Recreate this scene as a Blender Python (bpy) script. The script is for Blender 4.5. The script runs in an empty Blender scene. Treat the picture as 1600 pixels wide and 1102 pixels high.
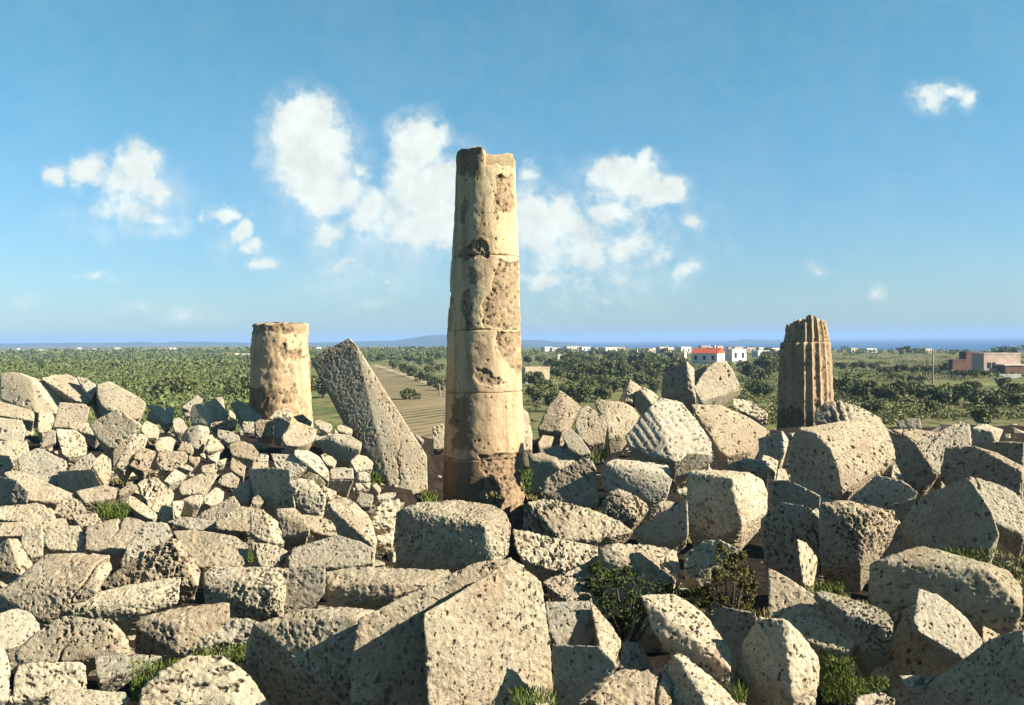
import bpy, bmesh, math, random
import numpy as np
from mathutils import Vector, Matrix, noise as mnoise

# ------------------------------------------------------------------ camera, sky, sun, exposure
R = math.radians
SC = bpy.context.scene
W0, H0, FPX = 1600.0, 1102.0, 1500.0
PITCH = math.atan(19.5 / FPX)
ROLL = math.atan(0.0088)
CAMZ = 9.0
SUN_AZ = 105.0        # clockwise from the view direction (+Y)
SUN_EL = 30.0
_f = np.array([0, math.cos(PITCH), -math.sin(PITCH)])
_u = np.array([0, math.sin(PITCH), math.cos(PITCH)])
_r = np.array([1.0, 0, 0])
CI = math.cos(ROLL) * _r - math.sin(ROLL) * _u
CJ = math.sin(ROLL) * _r + math.cos(ROLL) * _u
CAMP = np.array([0, 0, CAMZ])
cam_data = bpy.data.cameras.new('camera')
cam = bpy.data.objects.new('camera', cam_data)
SC.collection.objects.link(cam)
cam.matrix_world = Matrix(((CI[0], CJ[0], -_f[0], 0), (CI[1], CJ[1], -_f[1], 0), (CI[2], CJ[2], -_f[2], CAMZ), (0, 0, 0, 1)))
cam_data.sensor_width = 36
cam_data.lens = 36 * FPX / W0
cam_data.clip_start = 0.1
cam_data.clip_end = 60000
SC.camera = cam

SC.view_settings.view_transform = 'Standard'
SC.view_settings.look = 'None'
SC.view_settings.exposure = 1.5
SC.view_settings.gamma = 1
SC.view_settings.use_curve_mapping = False
SC.cycles.use_denoising = True
SC.cycles.max_bounces = 6
SC.cycles.diffuse_bounces = 2
SC.cycles.volume_bounces = 0

sun_data = bpy.data.lights.new('sun', 'SUN')
sun_data.energy = 5.0
sun_data.angle = R(0.5)
sun_data.color = (1.0, 0.925, 0.77)
sun = bpy.data.objects.new('sun', sun_data)
SC.collection.objects.link(sun)
sdir = Vector((math.sin(R(SUN_AZ)) * math.cos(R(SUN_EL)), math.cos(R(SUN_AZ)) * math.cos(R(SUN_EL)), math.sin(R(SUN_EL))))
sun.rotation_euler = sdir.to_track_quat('Z', 'Y').to_euler()

# helpers for node trees
class NT:
    def __init__(s, tree):
        s.t = tree
    def n(s, typ, **kw):
        nd = s.t.nodes.new(typ)
        for k, v in kw.items():
            if k == 'inp':
                for kk, vv in v.items():
                    if hasattr(vv, 'is_linked') and hasattr(vv, 'node'):
                        s.t.links.new(vv, nd.inputs[kk])
                    else:
                        nd.inputs[kk].default_value = vv
            else:
                setattr(nd, k, v)
        return nd
    def math(s, op, a, b=None, c=None, clamp=False):
        nd = s.t.nodes.new('ShaderNodeMath'); nd.operation = op; nd.use_clamp = clamp
        for i, v in enumerate((a, b, c)):
            if v is None: continue
            if hasattr(v, 'node'): s.t.links.new(v, nd.inputs[i])
            else: nd.inputs[i].default_value = v
        return nd.outputs[0]
    def vmath(s, op, a, b=None, c=None):
        nd = s.t.nodes.new('ShaderNodeVectorMath'); nd.operation = op
        for i, v in enumerate((a, b, c)):
            if v is None: continue
            if hasattr(v, 'node'): s.t.links.new(v, nd.inputs[i])
            else: nd.inputs[i].default_value = v
        return nd.outputs['Value'] if op in ('LENGTH', 'DOT_PRODUCT') else nd.outputs[0]
    def mix(s, fac, a, b, blend='MIX'):
        nd = s.t.nodes.new('ShaderNodeMix'); nd.data_type = 'RGBA'; nd.blend_type = blend
        for i, v in ((0, fac), (6, a), (7, b)):
            if hasattr(v, 'node'): s.t.links.new(v, nd.inputs[i])
            elif i == 0: nd.inputs[0].default_value = v
            else: nd.inputs[i].default_value = tuple(v) + (1,) if len(v) == 3 else v
        return nd.outputs[2]
    def noise(s, vec, scale, detail=4, rough=0.55, dist=0.0):
        nd = s.t.nodes.new('ShaderNodeTexNoise')
        if vec is not None: s.t.links.new(vec, nd.inputs['Vector'])
        nd.inputs['Scale'].default_value = scale; nd.inputs['Detail'].default_value = detail
        nd.inputs['Roughness'].default_value = rough; nd.inputs['Distortion'].default_value = dist
        return nd.outputs[0]
    def ramp(s, fac, lo, hi, a=0.0, b=1.0):
        nd = s.t.nodes.new('ShaderNodeMapRange'); nd.interpolation_type = 'SMOOTHSTEP'
        s.t.links.new(fac, nd.inputs[0])
        for i, v in ((1, lo), (2, hi), (3, a), (4, b)): nd.inputs[i].default_value = v
        return nd.outputs[0]
    def link(s, a, b): s.t.links.new(a, b)

world = bpy.data.worlds.new('World')
SC.world = world
world.use_nodes = True
world.node_tree.nodes.clear()
wn = NT(world.node_tree)
SKY_STRENGTH = 0.052
def build_world():
    sky = wn.n('ShaderNodeTexSky', sky_type='NISHITA', sun_disc=False)
    sky.sun_elevation = R(SUN_EL); sky.sun_rotation = R(SUN_AZ)
    sky.altitude = 0; sky.air_density = 1.0; sky.dust_density = 0.4; sky.ozone_density = 1.6
    tc = wn.n('ShaderNodeTexCoord')
    sep = wn.n('ShaderNodeSeparateXYZ', inp={0: tc.outputs['Generated']})
    tint = wn.mix(1.0, sky.outputs[0], wn.mix(wn.ramp(sep.outputs[2], 0.0, 0.34), SKY_LOW, SKY_HIGH), 'MULTIPLY')
    tint = wn.mix(wn.ramp(sep.outputs[2], 0.36, 0.85), tint, wn.mix(1.0, tint, SKY_ZENITH_DIM, 'MULTIPLY'))   # unseen sky overhead dimmed to cut the fill light
    yc = wn.math('MAXIMUM', sep.outputs[1], 0.02)
    u = wn.math('DIVIDE', sep.outputs[0], yc)
    v = wn.math('DIVIDE', sep.outputs[2], yc)
    uv = wn.n('ShaderNodeCombineXYZ', inp={0: u, 1: v}).outputs[0]
    # ragged cumulus outline: warp the lookup before it meets the cloud masses
    nz = wn.n('ShaderNodeTexNoise', inp={'Vector': uv, 'Scale': 17.0, 'Detail': 5.0, 'Roughness': 0.6})
    w1 = wn.vmath('SUBTRACT', nz.outputs['Color'], (0.5, 0.5, 0.5))
    uvw = wn.vmath('MULTIPLY_ADD', w1, (0.036, 0.036, 0), uv)
    nz2 = wn.n('ShaderNodeTexNoise', inp={'Vector': uv, 'Scale': 55.0, 'Detail': 4.0, 'Roughness': 0.6})
    uvw = wn.vmath('MULTIPLY_ADD', wn.vmath('SUBTRACT', nz2.outputs['Color'], (0.5, 0.5, 0.5)), (0.017, 0.017, 0), uvw)
    acc = None
    for (px, py, rx, ry, a) in CLOUDS:
        d = ray(px, py); cu, cv = d[0] / d[1], d[2] / d[1]
        a = a * 1.15 if a < .66 else a; ix, iy = FPX / (rx * 1.34), FPX / (ry * 1.34)
        q = wn.vmath('MULTIPLY_ADD', uvw, (ix, iy, 0), (-cu * ix, -cv * iy, 0))
        l = wn.vmath('LENGTH', q)
        g = wn.math('MULTIPLY_ADD', l, -a * 0.72, a, True)
        acc = g if acc is None else wn.math('SMOOTH_MAX', acc, g, 0.12)
    det = wn.noise(uv, 42.0, 7, 0.62)
    dens = wn.math('MULTIPLY_ADD', wn.math('SUBTRACT', det, 0.5), 0.85, acc)
    soft = wn.noise(uv, 9.0, 3, 0.5)
    fac = wn.ramp(dens, 0.22, 0.66)
    wisp = wn.math('MULTIPLY', wn.ramp(acc, 0.02, 0.42), wn.ramp(wn.math('ADD', wn.math('MULTIPLY', soft, 0.5), wn.math('MULTIPLY', det, 0.5)), 0.36, 0.66, 0.05, 0.62))
    fac = wn.math('MAXIMUM', fac, wisp)
    front = wn.ramp(sep.outputs[1], 0.05, 0.3)
    fac = wn.math('MULTIPLY', wn.math('MULTIPLY', fac, front), 0.93)
    lum = wn.math('MULTIPLY_ADD', wn.noise(uv, 30.0, 6, 0.62), 0.7, 0.66)
    cloud = wn.mix(1.0, CLOUD_COL, wn.n('ShaderNodeCombineColor', inp={0: lum, 1: lum, 2: lum}).outputs[0], 'MULTIPLY')
    col = wn.mix(fac, tint, cloud)
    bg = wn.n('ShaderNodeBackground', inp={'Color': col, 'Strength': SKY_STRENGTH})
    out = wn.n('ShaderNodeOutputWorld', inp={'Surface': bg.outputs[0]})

SKY_LOW = (0.55, 0.76, 0.98)
SKY_HIGH = (0.50, 0.99, 0.99)
SKY_ZENITH_DIM = (0.55, 0.52, 0.54)
CLOUD_COL = (6.2, 6.6, 6.2)
CLOUDS = [  # x, y, rx, ry, weight
 (590,335,150,95,.40),(940,365,150,95,.40),(190,310,90,60,.38),(380,370,60,50,.3),(560,430,110,40,.3),(900,450,130,45,.34),
 (478,196,50,44,1.1),(500,225,46,44,1),(490,262,52,50,1.1),(505,300,44,36,.9),(458,245,34,55,.8),
 (575,325,30,36,.9),(540,300,30,30,.8),(517,360,28,24,.8),(560,265,16,14,.5),
 (652,228,38,44,1.1),(672,212,28,30,1),(640,270,42,40,.9),(668,300,55,50,1.1),(690,340,60,50,1.1),(650,360,60,40,.8),(610,340,40,34,.7),(720,300,40,60,1),
 (975,280,50,32,1),(1000,256,18,24,.9),(1046,300,24,26,1),(1020,300,34,34,.9),(930,272,18,16,.7),(945,330,40,24,.8),(872,340,48,30,1),(835,345,36,50,1),(829,272,14,14,.8),
 (900,395,90,40,.62),(985,388,46,30,.75),(1070,424,22,22,.75),(1080,354,22,14,.7),(850,440,55,18,.6),(950,440,70,24,.42),(1030,400,30,30,.5),
 (88,270,17,17,.9),(135,266,28,26,.95),(212,258,30,32,1),(236,295,26,28,.9),(200,290,50,30,.65),(195,325,80,40,.5),(240,345,50,24,.5),(268,360,30,16,.4),
 (350,330,20,14,.95),(380,354,18,18,.9),(392,385,16,14,.8),(405,415,24,10,.6),(314,336,8,12,.5),
 (1452,150,28,22,.7),(1480,140,30,18,.72),(1512,155,16,22,.7),
 (150,436,34,7,.45),(40,472,20,8,.35),(220,486,44,9,.4),(296,490,50,14,.4),(540,412,45,14,.5),(606,444,20,14,.5),(580,470,30,8,.35),
 (1374,454,13,14,.55),(1275,424,20,10,.35),(930,470,60,12,.35),(850,500,70,14,.3)]

def ray(px, py):
    """Direction with unit depth along the view axis, for a point of the photograph."""
    return _f + CI * ((px - W0 / 2) / FPX) + CJ * ((H0 / 2 - py) / FPX)
def at(px, py, d):
    return CAMP + ray(px, py) * d
def on_z(px, py, z):
    r = ray(px, py)
    return CAMP + r * ((z - CAMZ) / r[2])
def project(P):
    q = np.asarray(P) - CAMP
    d = q @ _f
    return W0 / 2 + FPX * (q @ CI) / d, H0 / 2 - FPX * (q @ CJ) / d
build_world()

# ------------------------------------------------------------------ numpy noise
_rs = np.random.RandomState(7)
_perm = _rs.permutation(256)
_perm = np.concatenate([_perm, _perm, _perm])
_grad = _rs.normal(size=(256, 3)); _grad /= np.linalg.norm(_grad, axis=1)[:, None]
def perlin(p):
    p = np.asarray(p, float)
    i = np.floor(p).astype(int); f = p - i
    u = f * f * f * (f * (f * 6 - 15) + 10)
    i &= 255
    out = 0
    for dx in (0, 1):
        for dy in (0, 1):
            for dz in (0, 1):
                h = _perm[_perm[_perm[(i[:, 0] + dx) & 255] + ((i[:, 1] + dy) & 255)] + ((i[:, 2] + dz) & 255)]
                g = _grad[h]
                dd = f - np.array([dx, dy, dz])
                w = (u[:, 0] if dx else 1 - u[:, 0]) * (u[:, 1] if dy else 1 - u[:, 1]) * (u[:, 2] if dz else 1 - u[:, 2])
                out = out + w * np.einsum('ij,ij->i', g, dd)
    return out * 1.6
def fbm(p, scale, octaves=3, gain=0.5):
    a, s, out = 1.0, scale, 0
    for k in range(octaves):
        out = out + a * perlin(p * s + 17.3 * k)
        a *= gain; s *= 2.03
    return out
def sstep(x, a, b):
    t = np.clip((x - a) / (b - a), 0, 1)
    return t * t * (3 - 2 * t)

# ------------------------------------------------------------------ objects
def link(o): SC.collection.objects.link(o); return o
def tag(o, label=None, cat=None, group=None, kind=None):
    if label: o['label'] = label
    if cat: o['category'] = cat
    if group: o['group'] = group
    if kind: o['kind'] = kind
    return o
def mesh_from(name, V, F, mat=None, smooth=True):
    me = bpy.data.meshes.new(name)
    V = np.asarray(V, np.float32)
    if isinstance(F, np.ndarray):
        k = F.shape[1]
        me.vertices.add(len(V)); me.vertices.foreach_set('co', V.ravel())
        me.loops.add(F.size); me.loops.foreach_set('vertex_index', F.astype(np.int32).ravel())
        me.polygons.add(len(F)); me.polygons.foreach_set('loop_start', np.arange(0, F.size, k, dtype=np.int32))
        me.update(calc_edges=True)
    else:
        me.from_pydata([tuple(map(float, v)) for v in V], [], F); me.update()
    if smooth:
        me.polygons.foreach_set('use_smooth', np.ones(len(me.polygons), bool))
    if mat: me.materials.append(mat)
    me.validate()
    return me
def obj(name, me, parent=None, loc=None):
    o = bpy.data.objects.new(name, me); link(o)
    if loc is not None: o.location = loc
    if parent: o.parent = parent
    return o
def vattr(me, name, vals):
    a = me.attributes.new(name, 'FLOAT', 'POINT'); a.data.foreach_set('value', np.asarray(vals, np.float32))

# ------------------------------------------------------------------ materials
def new_mat(name, rough=0.9):
    m = bpy.data.materials.new(name); m.use_nodes = True
    m.node_tree.nodes.clear()
    n = NT(m.node_tree)
    b = n.n('ShaderNodeBsdfPrincipled'); b.inputs['Roughness'].default_value = rough
    b.inputs['Specular IOR Level'].default_value = 0.15
    o = n.n('ShaderNodeOutputMaterial', inp={'Surface': b.outputs[0]})
    return m, n, b
def stone_material(name, light, tan, grey, warm=0.5, speck=1.0):
    m, n, b = new_mat(name, 0.95)
    tc = n.n('ShaderNodeTexCoord').outputs['Object']
    info = n.n('ShaderNodeObjectInfo')
    vec = n.vmath('ADD', tc, n.vmath('MULTIPLY', n.n('ShaderNodeCombineXYZ', inp={0: info.outputs['Random'], 1: info.outputs['Random'], 2: info.outputs['Random']}).outputs[0], (37.0, 91.0, 53.0)))
    rough = n.n('ShaderNodeAttribute', attribute_type='OBJECT', attribute_name='wear').outputs['Fac']
    tone = n.n('ShaderNodeAttribute', attribute_type='OBJECT', attribute_name='tone').outputs['Fac']
    moss = n.n('ShaderNodeAttribute', attribute_type='OBJECT', attribute_name='moss').outputs['Fac']
    pit = n.n('ShaderNodeAttribute', attribute_name='pit').outputs['Fac']
    big = n.noise(vec, 0.9, 4, 0.6)
    mid = n.noise(vec, 4.5, 6, 0.65)
    fine = n.noise(vec, 22, 6, 0.7)
    col = n.mix(n.ramp(big, 0.36, 0.66), light, tan)
    col = n.mix(n.math('MULTIPLY', n.ramp(mid, 0.48, 0.7), 0.6), col, grey)
    col = n.mix(n.math('MULTIPLY', n.ramp(n.noise(n.vmath('ADD', vec, (9.0, 4.0, 2.0)), 1.6, 5, 0.7), 0.52, 0.7), 0.5), col, (0.29, 0.185, 0.12))
    col = n.mix(n.math('MULTIPLY', n.ramp(n.noise(n.vmath('ADD', vec, (1.0, 24.0, 8.0)), 2.3, 6, 0.7), 0.55, 0.68), 0.55), col, (0.46, 0.41, 0.31))
    # each stone a little different: cream, grey with lichen, ochre
    t1 = n.math('FRACT', n.math('MULTIPLY', tone, 7.31))
    col = n.mix(n.math('MULTIPLY', n.ramp(t1, 0.55, 0.75), 0.45), col, n.mix(n.ramp(mid, 0.35, 0.65), (0.30, 0.275, 0.225), (0.40, 0.37, 0.30)))
    t2 = n.math('FRACT', n.math('MULTIPLY', tone, 13.7))
    col = n.mix(n.math('MULTIPLY', n.ramp(t2, 0.7, 0.85), 0.3), col, n.mix(n.ramp(big, 0.4, 0.6), (0.40, 0.27, 0.16), (0.33, 0.235, 0.16)))
    ol = n.math('MULTIPLY', n.ramp(n.noise(n.vmath('ADD', vec, (31.0, 2.0, 17.0)), 5.5, 5, 0.7), 0.63, 0.69), 0.5)
    col = n.mix(ol, col, (0.36, 0.22, 0.06))
    var = n.ramp(info.outputs['Random'], 0, 1, 0.82, 1.1)
    col = n.mix(1.0, col, n.n('ShaderNodeCombineColor', inp={0: var, 1: var, 2: var}).outputs[0], 'MULTIPLY')
    fv = n.ramp(fine, 0.3, 0.7, 0.72, 1.15)
    col = n.mix(1.0, col, n.n('ShaderNodeCombineColor', inp={0: fv, 1: fv, 2: fv}).outputs[0], 'MULTIPLY')
    # lichen specks, dirt in the pits, and pit shadow put into the colour
    vor = n.n('ShaderNodeTexVoronoi', feature='F1', inp={'Vector': n.vmath('ADD', vec, n.vmath('MULTIPLY', n.n('ShaderNodeTexNoise', inp={'Vector': vec, 'Scale': 9.0}).outputs['Color'], (.12, .12, .12))), 'Scale': 9.0})
    clus = n.ramp(n.noise(vec, 1.7, 3, 0.6), 0.35, 0.62)
    thr = n.math('MULTIPLY', n.math('MULTIPLY_ADD', rough, 0.24, 0.1), clus)
    spk = n.ramp(n.math('SUBTRACT', n.math('MULTIPLY', thr, speck), vor.outputs['Distance']), -0.06, 0.08)
    lich = n.ramp(n.noise(vec, 13, 7, 0.72), 0.60, 0.68)
    lich = n.math('MULTIPLY', lich, n.math('MULTIPLY_ADD', rough, 0.7, 0.15))
    dark = n.math('MAXIMUM', n.math('MAXIMUM', n.math('MULTIPLY', spk, 0.4), lich), n.math('MULTIPLY', pit, 0.72), clamp=True)
    col = n.mix(n.math('MULTIPLY', dark, 0.82), col, (0.075, 0.05, 0.032))
    geo = n.n('ShaderNodeNewGeometry')
    up = n.n('ShaderNodeSeparateXYZ', inp={0: geo.outputs['Normal']}).outputs[2]
    mfac = n.math('MULTIPLY', n.math('MULTIPLY', n.ramp(up, -0.1, 0.8, 0.3, 1), n.ramp(n.noise(vec, 3.2, 5, 0.7), 0.42, 0.6)), n.math('MULTIPLY', moss, 1.3), clamp=True)
    col = n.mix(mfac, col, (0.13, 0.12, 0.03))
    n.link(col, b.inputs['Base Color'])
    h = n.math('ADD', n.math('MULTIPLY', fine, 0.6), n.math('ADD', n.math('MULTIPLY', n.noise(vec, 60, 4, 0.7), 0.25), n.math('MULTIPLY', dark, -0.9)))
    bump = n.n('ShaderNodeBump', inp={'Height': h, 'Strength': 0.95, 'Distance': 0.045})
    n.link(bump.outputs[0], b.inputs['Normal'])
    return m
M = {}
M['stone'] = stone_material('weathered_limestone', (0.46, 0.395, 0.275), (0.395, 0.31, 0.21), (0.25, 0.22, 0.165))
def simple(name, col, rough=0.9, var=None, scale=5.0, bump=0.0, obj_space=True):
    m, n, b = new_mat(name, rough)
    tc = n.n('ShaderNodeTexCoord').outputs['Object'] if obj_space else n.n('ShaderNodeNewGeometry').outputs['Position']
    if var:
        f = n.noise(tc, scale, 6, 0.65)
        n.link(n.mix(n.ramp(f, 0.35, 0.65), col, var), b.inputs['Base Color'])
        if bump:
            bp = n.n('ShaderNodeBump', inp={'Height': f, 'Strength': bump, 'Distance': 0.1}); n.link(bp.outputs[0], b.inputs['Normal'])
    else:
        b.inputs['Base Color'].default_value = (*col, 1)
    return m
def leaf_mat(name, a, bcol, rough=0.6, trans=0.25):
    m, n, b = new_mat(name, rough)
    info = n.n('ShaderNodeObjectInfo').outputs['Random']
    tc = n.n('ShaderNodeNewGeometry').outputs['Position']
    rnd = n.n('ShaderNodeNewGeometry').outputs['Random Per Island']
    f = n.math('ADD', n.math('MULTIPLY', rnd, 0.6), n.math('MULTIPLY', info, 0.4))
    n.link(n.mix(f, a, bcol), b.inputs['Base Color'])
    return m
M['soil'] = simple('dark_earth', (0.075, 0.05, 0.03), var=(0.035, 0.024, 0.015), scale=2.0, bump=0.6, obj_space=False)
M['olive'] = leaf_mat('olive_leaves', (0.055, 0.066, 0.02), (0.15, 0.155, 0.056))
M['grove'] = leaf_mat('grove_leaves', (0.075, 0.10, 0.03), (0.135, 0.15, 0.05))
M['shrub'] = leaf_mat('dark_shrub_leaves', (0.025, 0.04, 0.01), (0.10, 0.115, 0.03))
M['dryblade'] = leaf_mat('dry_grass_blades', (0.14, 0.13, 0.04), (0.30, 0.25, 0.11))
M['oliveshrub'] = leaf_mat('olive_brown_shrub_leaves', (0.05, 0.045, 0.012), (0.14, 0.12, 0.03))
M['grass'] = leaf_mat('grass_blades', (0.04, 0.07, 0.01), (0.12, 0.14, 0.03))
M['bark'] = simple('bark', (0.10, 0.075, 0.05), var=(0.05, 0.035, 0.025), scale=8, bump=0.5)

# ------------------------------------------------------------------ terrain
MOUND = CAMZ - 3.2
def terrain_h(X, Y):
    X = np.asarray(X, float); Y = np.asarray(Y, float)
    half = 30 + 0.0 * Y
    side = 1 - sstep(np.abs(X), half, half + 26)
    far = 1 - sstep(Y, 44 - 1.0 * 0, 62)
    near = sstep(Y, -40, -14)
    h = (MOUND - 1.05) * side * far * near
    r = np.hypot((X + 1.6) / 5.2, (Y - 38.5) / 11.0)
    r2 = np.hypot((X + 0.55) / 2.6, (Y - 30.0) / 13.0)
    h = h - 3.1 * np.maximum(1 - sstep(r, 0.45, 1.05), 1 - sstep(r2, 0.5, 1.0)) * side * far
    return h
def sea_cut(X, Y):  # plain ends at a low coast to the right
    return sstep(X * 0.9 + Y * 0.43 - 520, 0, 60)
def build_ground():
    # one sheet: fine over the ruin mound, coarser to the horizon
    xs = np.unique(np.concatenate([np.linspace(-60, 60, 161), np.geomspace(60, 16000, 60), -np.geomspace(60, 16000, 60)]))
    ys = np.unique(np.concatenate([np.linspace(-45, 80, 170), np.geomspace(80, 16000, 90)]))
    X, Y = np.meshgrid(xs, ys)
    P = np.stack([X.ravel(), Y.ravel(), 0 * X.ravel()], 1)
    near = (1 - sstep(np.hypot(P[:, 0], P[:, 1] - 20), 60, 90))
    z = terrain_h(P[:, 0], P[:, 1]) + near * (0.18 * fbm(P, 0.5, 4)) + (1 - near) * 0.25 * fbm(P, 0.02, 3)
    z = z - 26 * sea_cut(P[:, 0], P[:, 1])
    P[:, 2] = z
    nx, ny = len(xs), len(ys)
    idx = np.arange(nx * ny).reshape(ny, nx)
    F = np.stack([idx[:-1, :-1].ravel(), idx[:-1, 1:].ravel(), idx[1:, 1:].ravel(), idx[1:, :-1].ravel()], 1)
    m, n, b = new_mat('plain_earth_and_grass', 0.95)
    pos = n.n('ShaderNodeNewGeometry').outputs['Position']
    sep = n.n('ShaderNodeSeparateXYZ', inp={0: pos})
    g1 = n.mix(n.ramp(n.noise(pos, 0.035, 6, 0.65), 0.38, 0.6), (0.10, 0.115, 0.032), (0.19, 0.175, 0.062))
    g1 = n.mix(n.ramp(n.noise(pos, 0.011, 4, 0.6), 0.5, 0.62), g1, (0.15, 0.13, 0.055))
    g1 = n.mix(n.ramp(n.noise(pos, 0.45, 5, 0.7), 0.45, 0.68), g1, (0.028, 0.042, 0.012))
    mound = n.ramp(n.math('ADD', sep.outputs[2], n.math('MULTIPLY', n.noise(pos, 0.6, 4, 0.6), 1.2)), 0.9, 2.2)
    soil = n.mix(n.ramp(n.noise(pos, 2.2, 6, 0.65), 0.4, 0.62), (0.014, 0.009, 0.006), (0.03, 0.02, 0.012))  # near-black, so the shade of deep gaps is put into the soil colour
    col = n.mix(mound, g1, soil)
    n.link(col, b.inputs['Base Color'])
    bp = n.n('ShaderNodeBump', inp={'Height': n.noise(pos, 5, 6, 0.7), 'Strength': 0.7, 'Distance': 0.15}); n.link(bp.outputs[0], b.inputs['Normal'])
    tag(obj('ground', mesh_from('ground', P, F, m)), kind='structure')
build_ground()

def build_sea_hills():
    m, n, b = new_mat('sea_water', 0.25)
    pos = n.n('ShaderNodeNewGeometry').outputs['Position']
    n.link(n.mix(n.ramp(n.noise(pos, 0.002, 4, 0.6), 0.35, 0.65), (0.008, 0.04, 0.11), (0.014, 0.06, 0.14)), b.inputs['Base Color'])
    b.inputs['Roughness'].default_value = 0.5
    V = [(-19500, -1500, -18), (19500, -1500, -18), (19500, 19500, -18), (-19500, 19500, -18)]
    tag(obj('sea', mesh_from('sea', V, [(0, 1, 2, 3)], m)), kind='structure')
    hm = simple('far_hills_scrub', (0.03, 0.045, 0.035), var=(0.055, 0.065, 0.05), scale=0.004, obj_space=False)
    def ridge(name, pts, dist, depth):
        # a real ridge: crest line from the photograph at its own distance, sloping down on both sides
        xs = np.linspace(pts[0][0], pts[-1][0], 140)
        ys = np.interp(xs, [p[0] for p in pts], [p[1] for p in pts])
        V = []; rows = 9
        for x, y in zip(xs, ys):
            c = at(x, y, dist)
            jag = 6 * mnoise.noise(Vector((x * 0.03, dist, 0)))
            for k in range(rows):
                t = k / (rows - 1) * 2 - 1
                prof = (1 - abs(t)) ** 0.8
                V.append((c[0] * (1 + t * depth / dist), c[1] + t * depth, -24 + (c[2] + jag + 24) * prof + (14 * mnoise.noise(Vector((x * .05, k * 1.7, dist))) * (1 - abs(t)) * abs(t) * 2)))
        F = [(i * rows + k, i * rows + k + 1, (i + 1) * rows + k + 1, (i + 1) * rows + k) for i in range(len(xs) - 1) for k in range(rows - 1)]
        tag(obj(name, mesh_from(name, V, F, hm)), kind='structure')
    ridge('hills', [(-300, 541), (0, 537), (90, 536), (200, 535.5), (330, 534), (430, 536), (560, 534), (620, 532), (655, 526), (685, 523), (720, 522), (770, 527), (830, 531), (880, 535), (960, 540), (1000, 545), (1045, 556)], 4800, 900)
    ridge('far_hills', [(1085, 556), (1118, 540), (1140, 533), (1160, 530.5), (1215, 532), (1240, 533), (1275, 535), (1310, 541), (1345, 556)], 5600, 500)
build_sea_hills()

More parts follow.
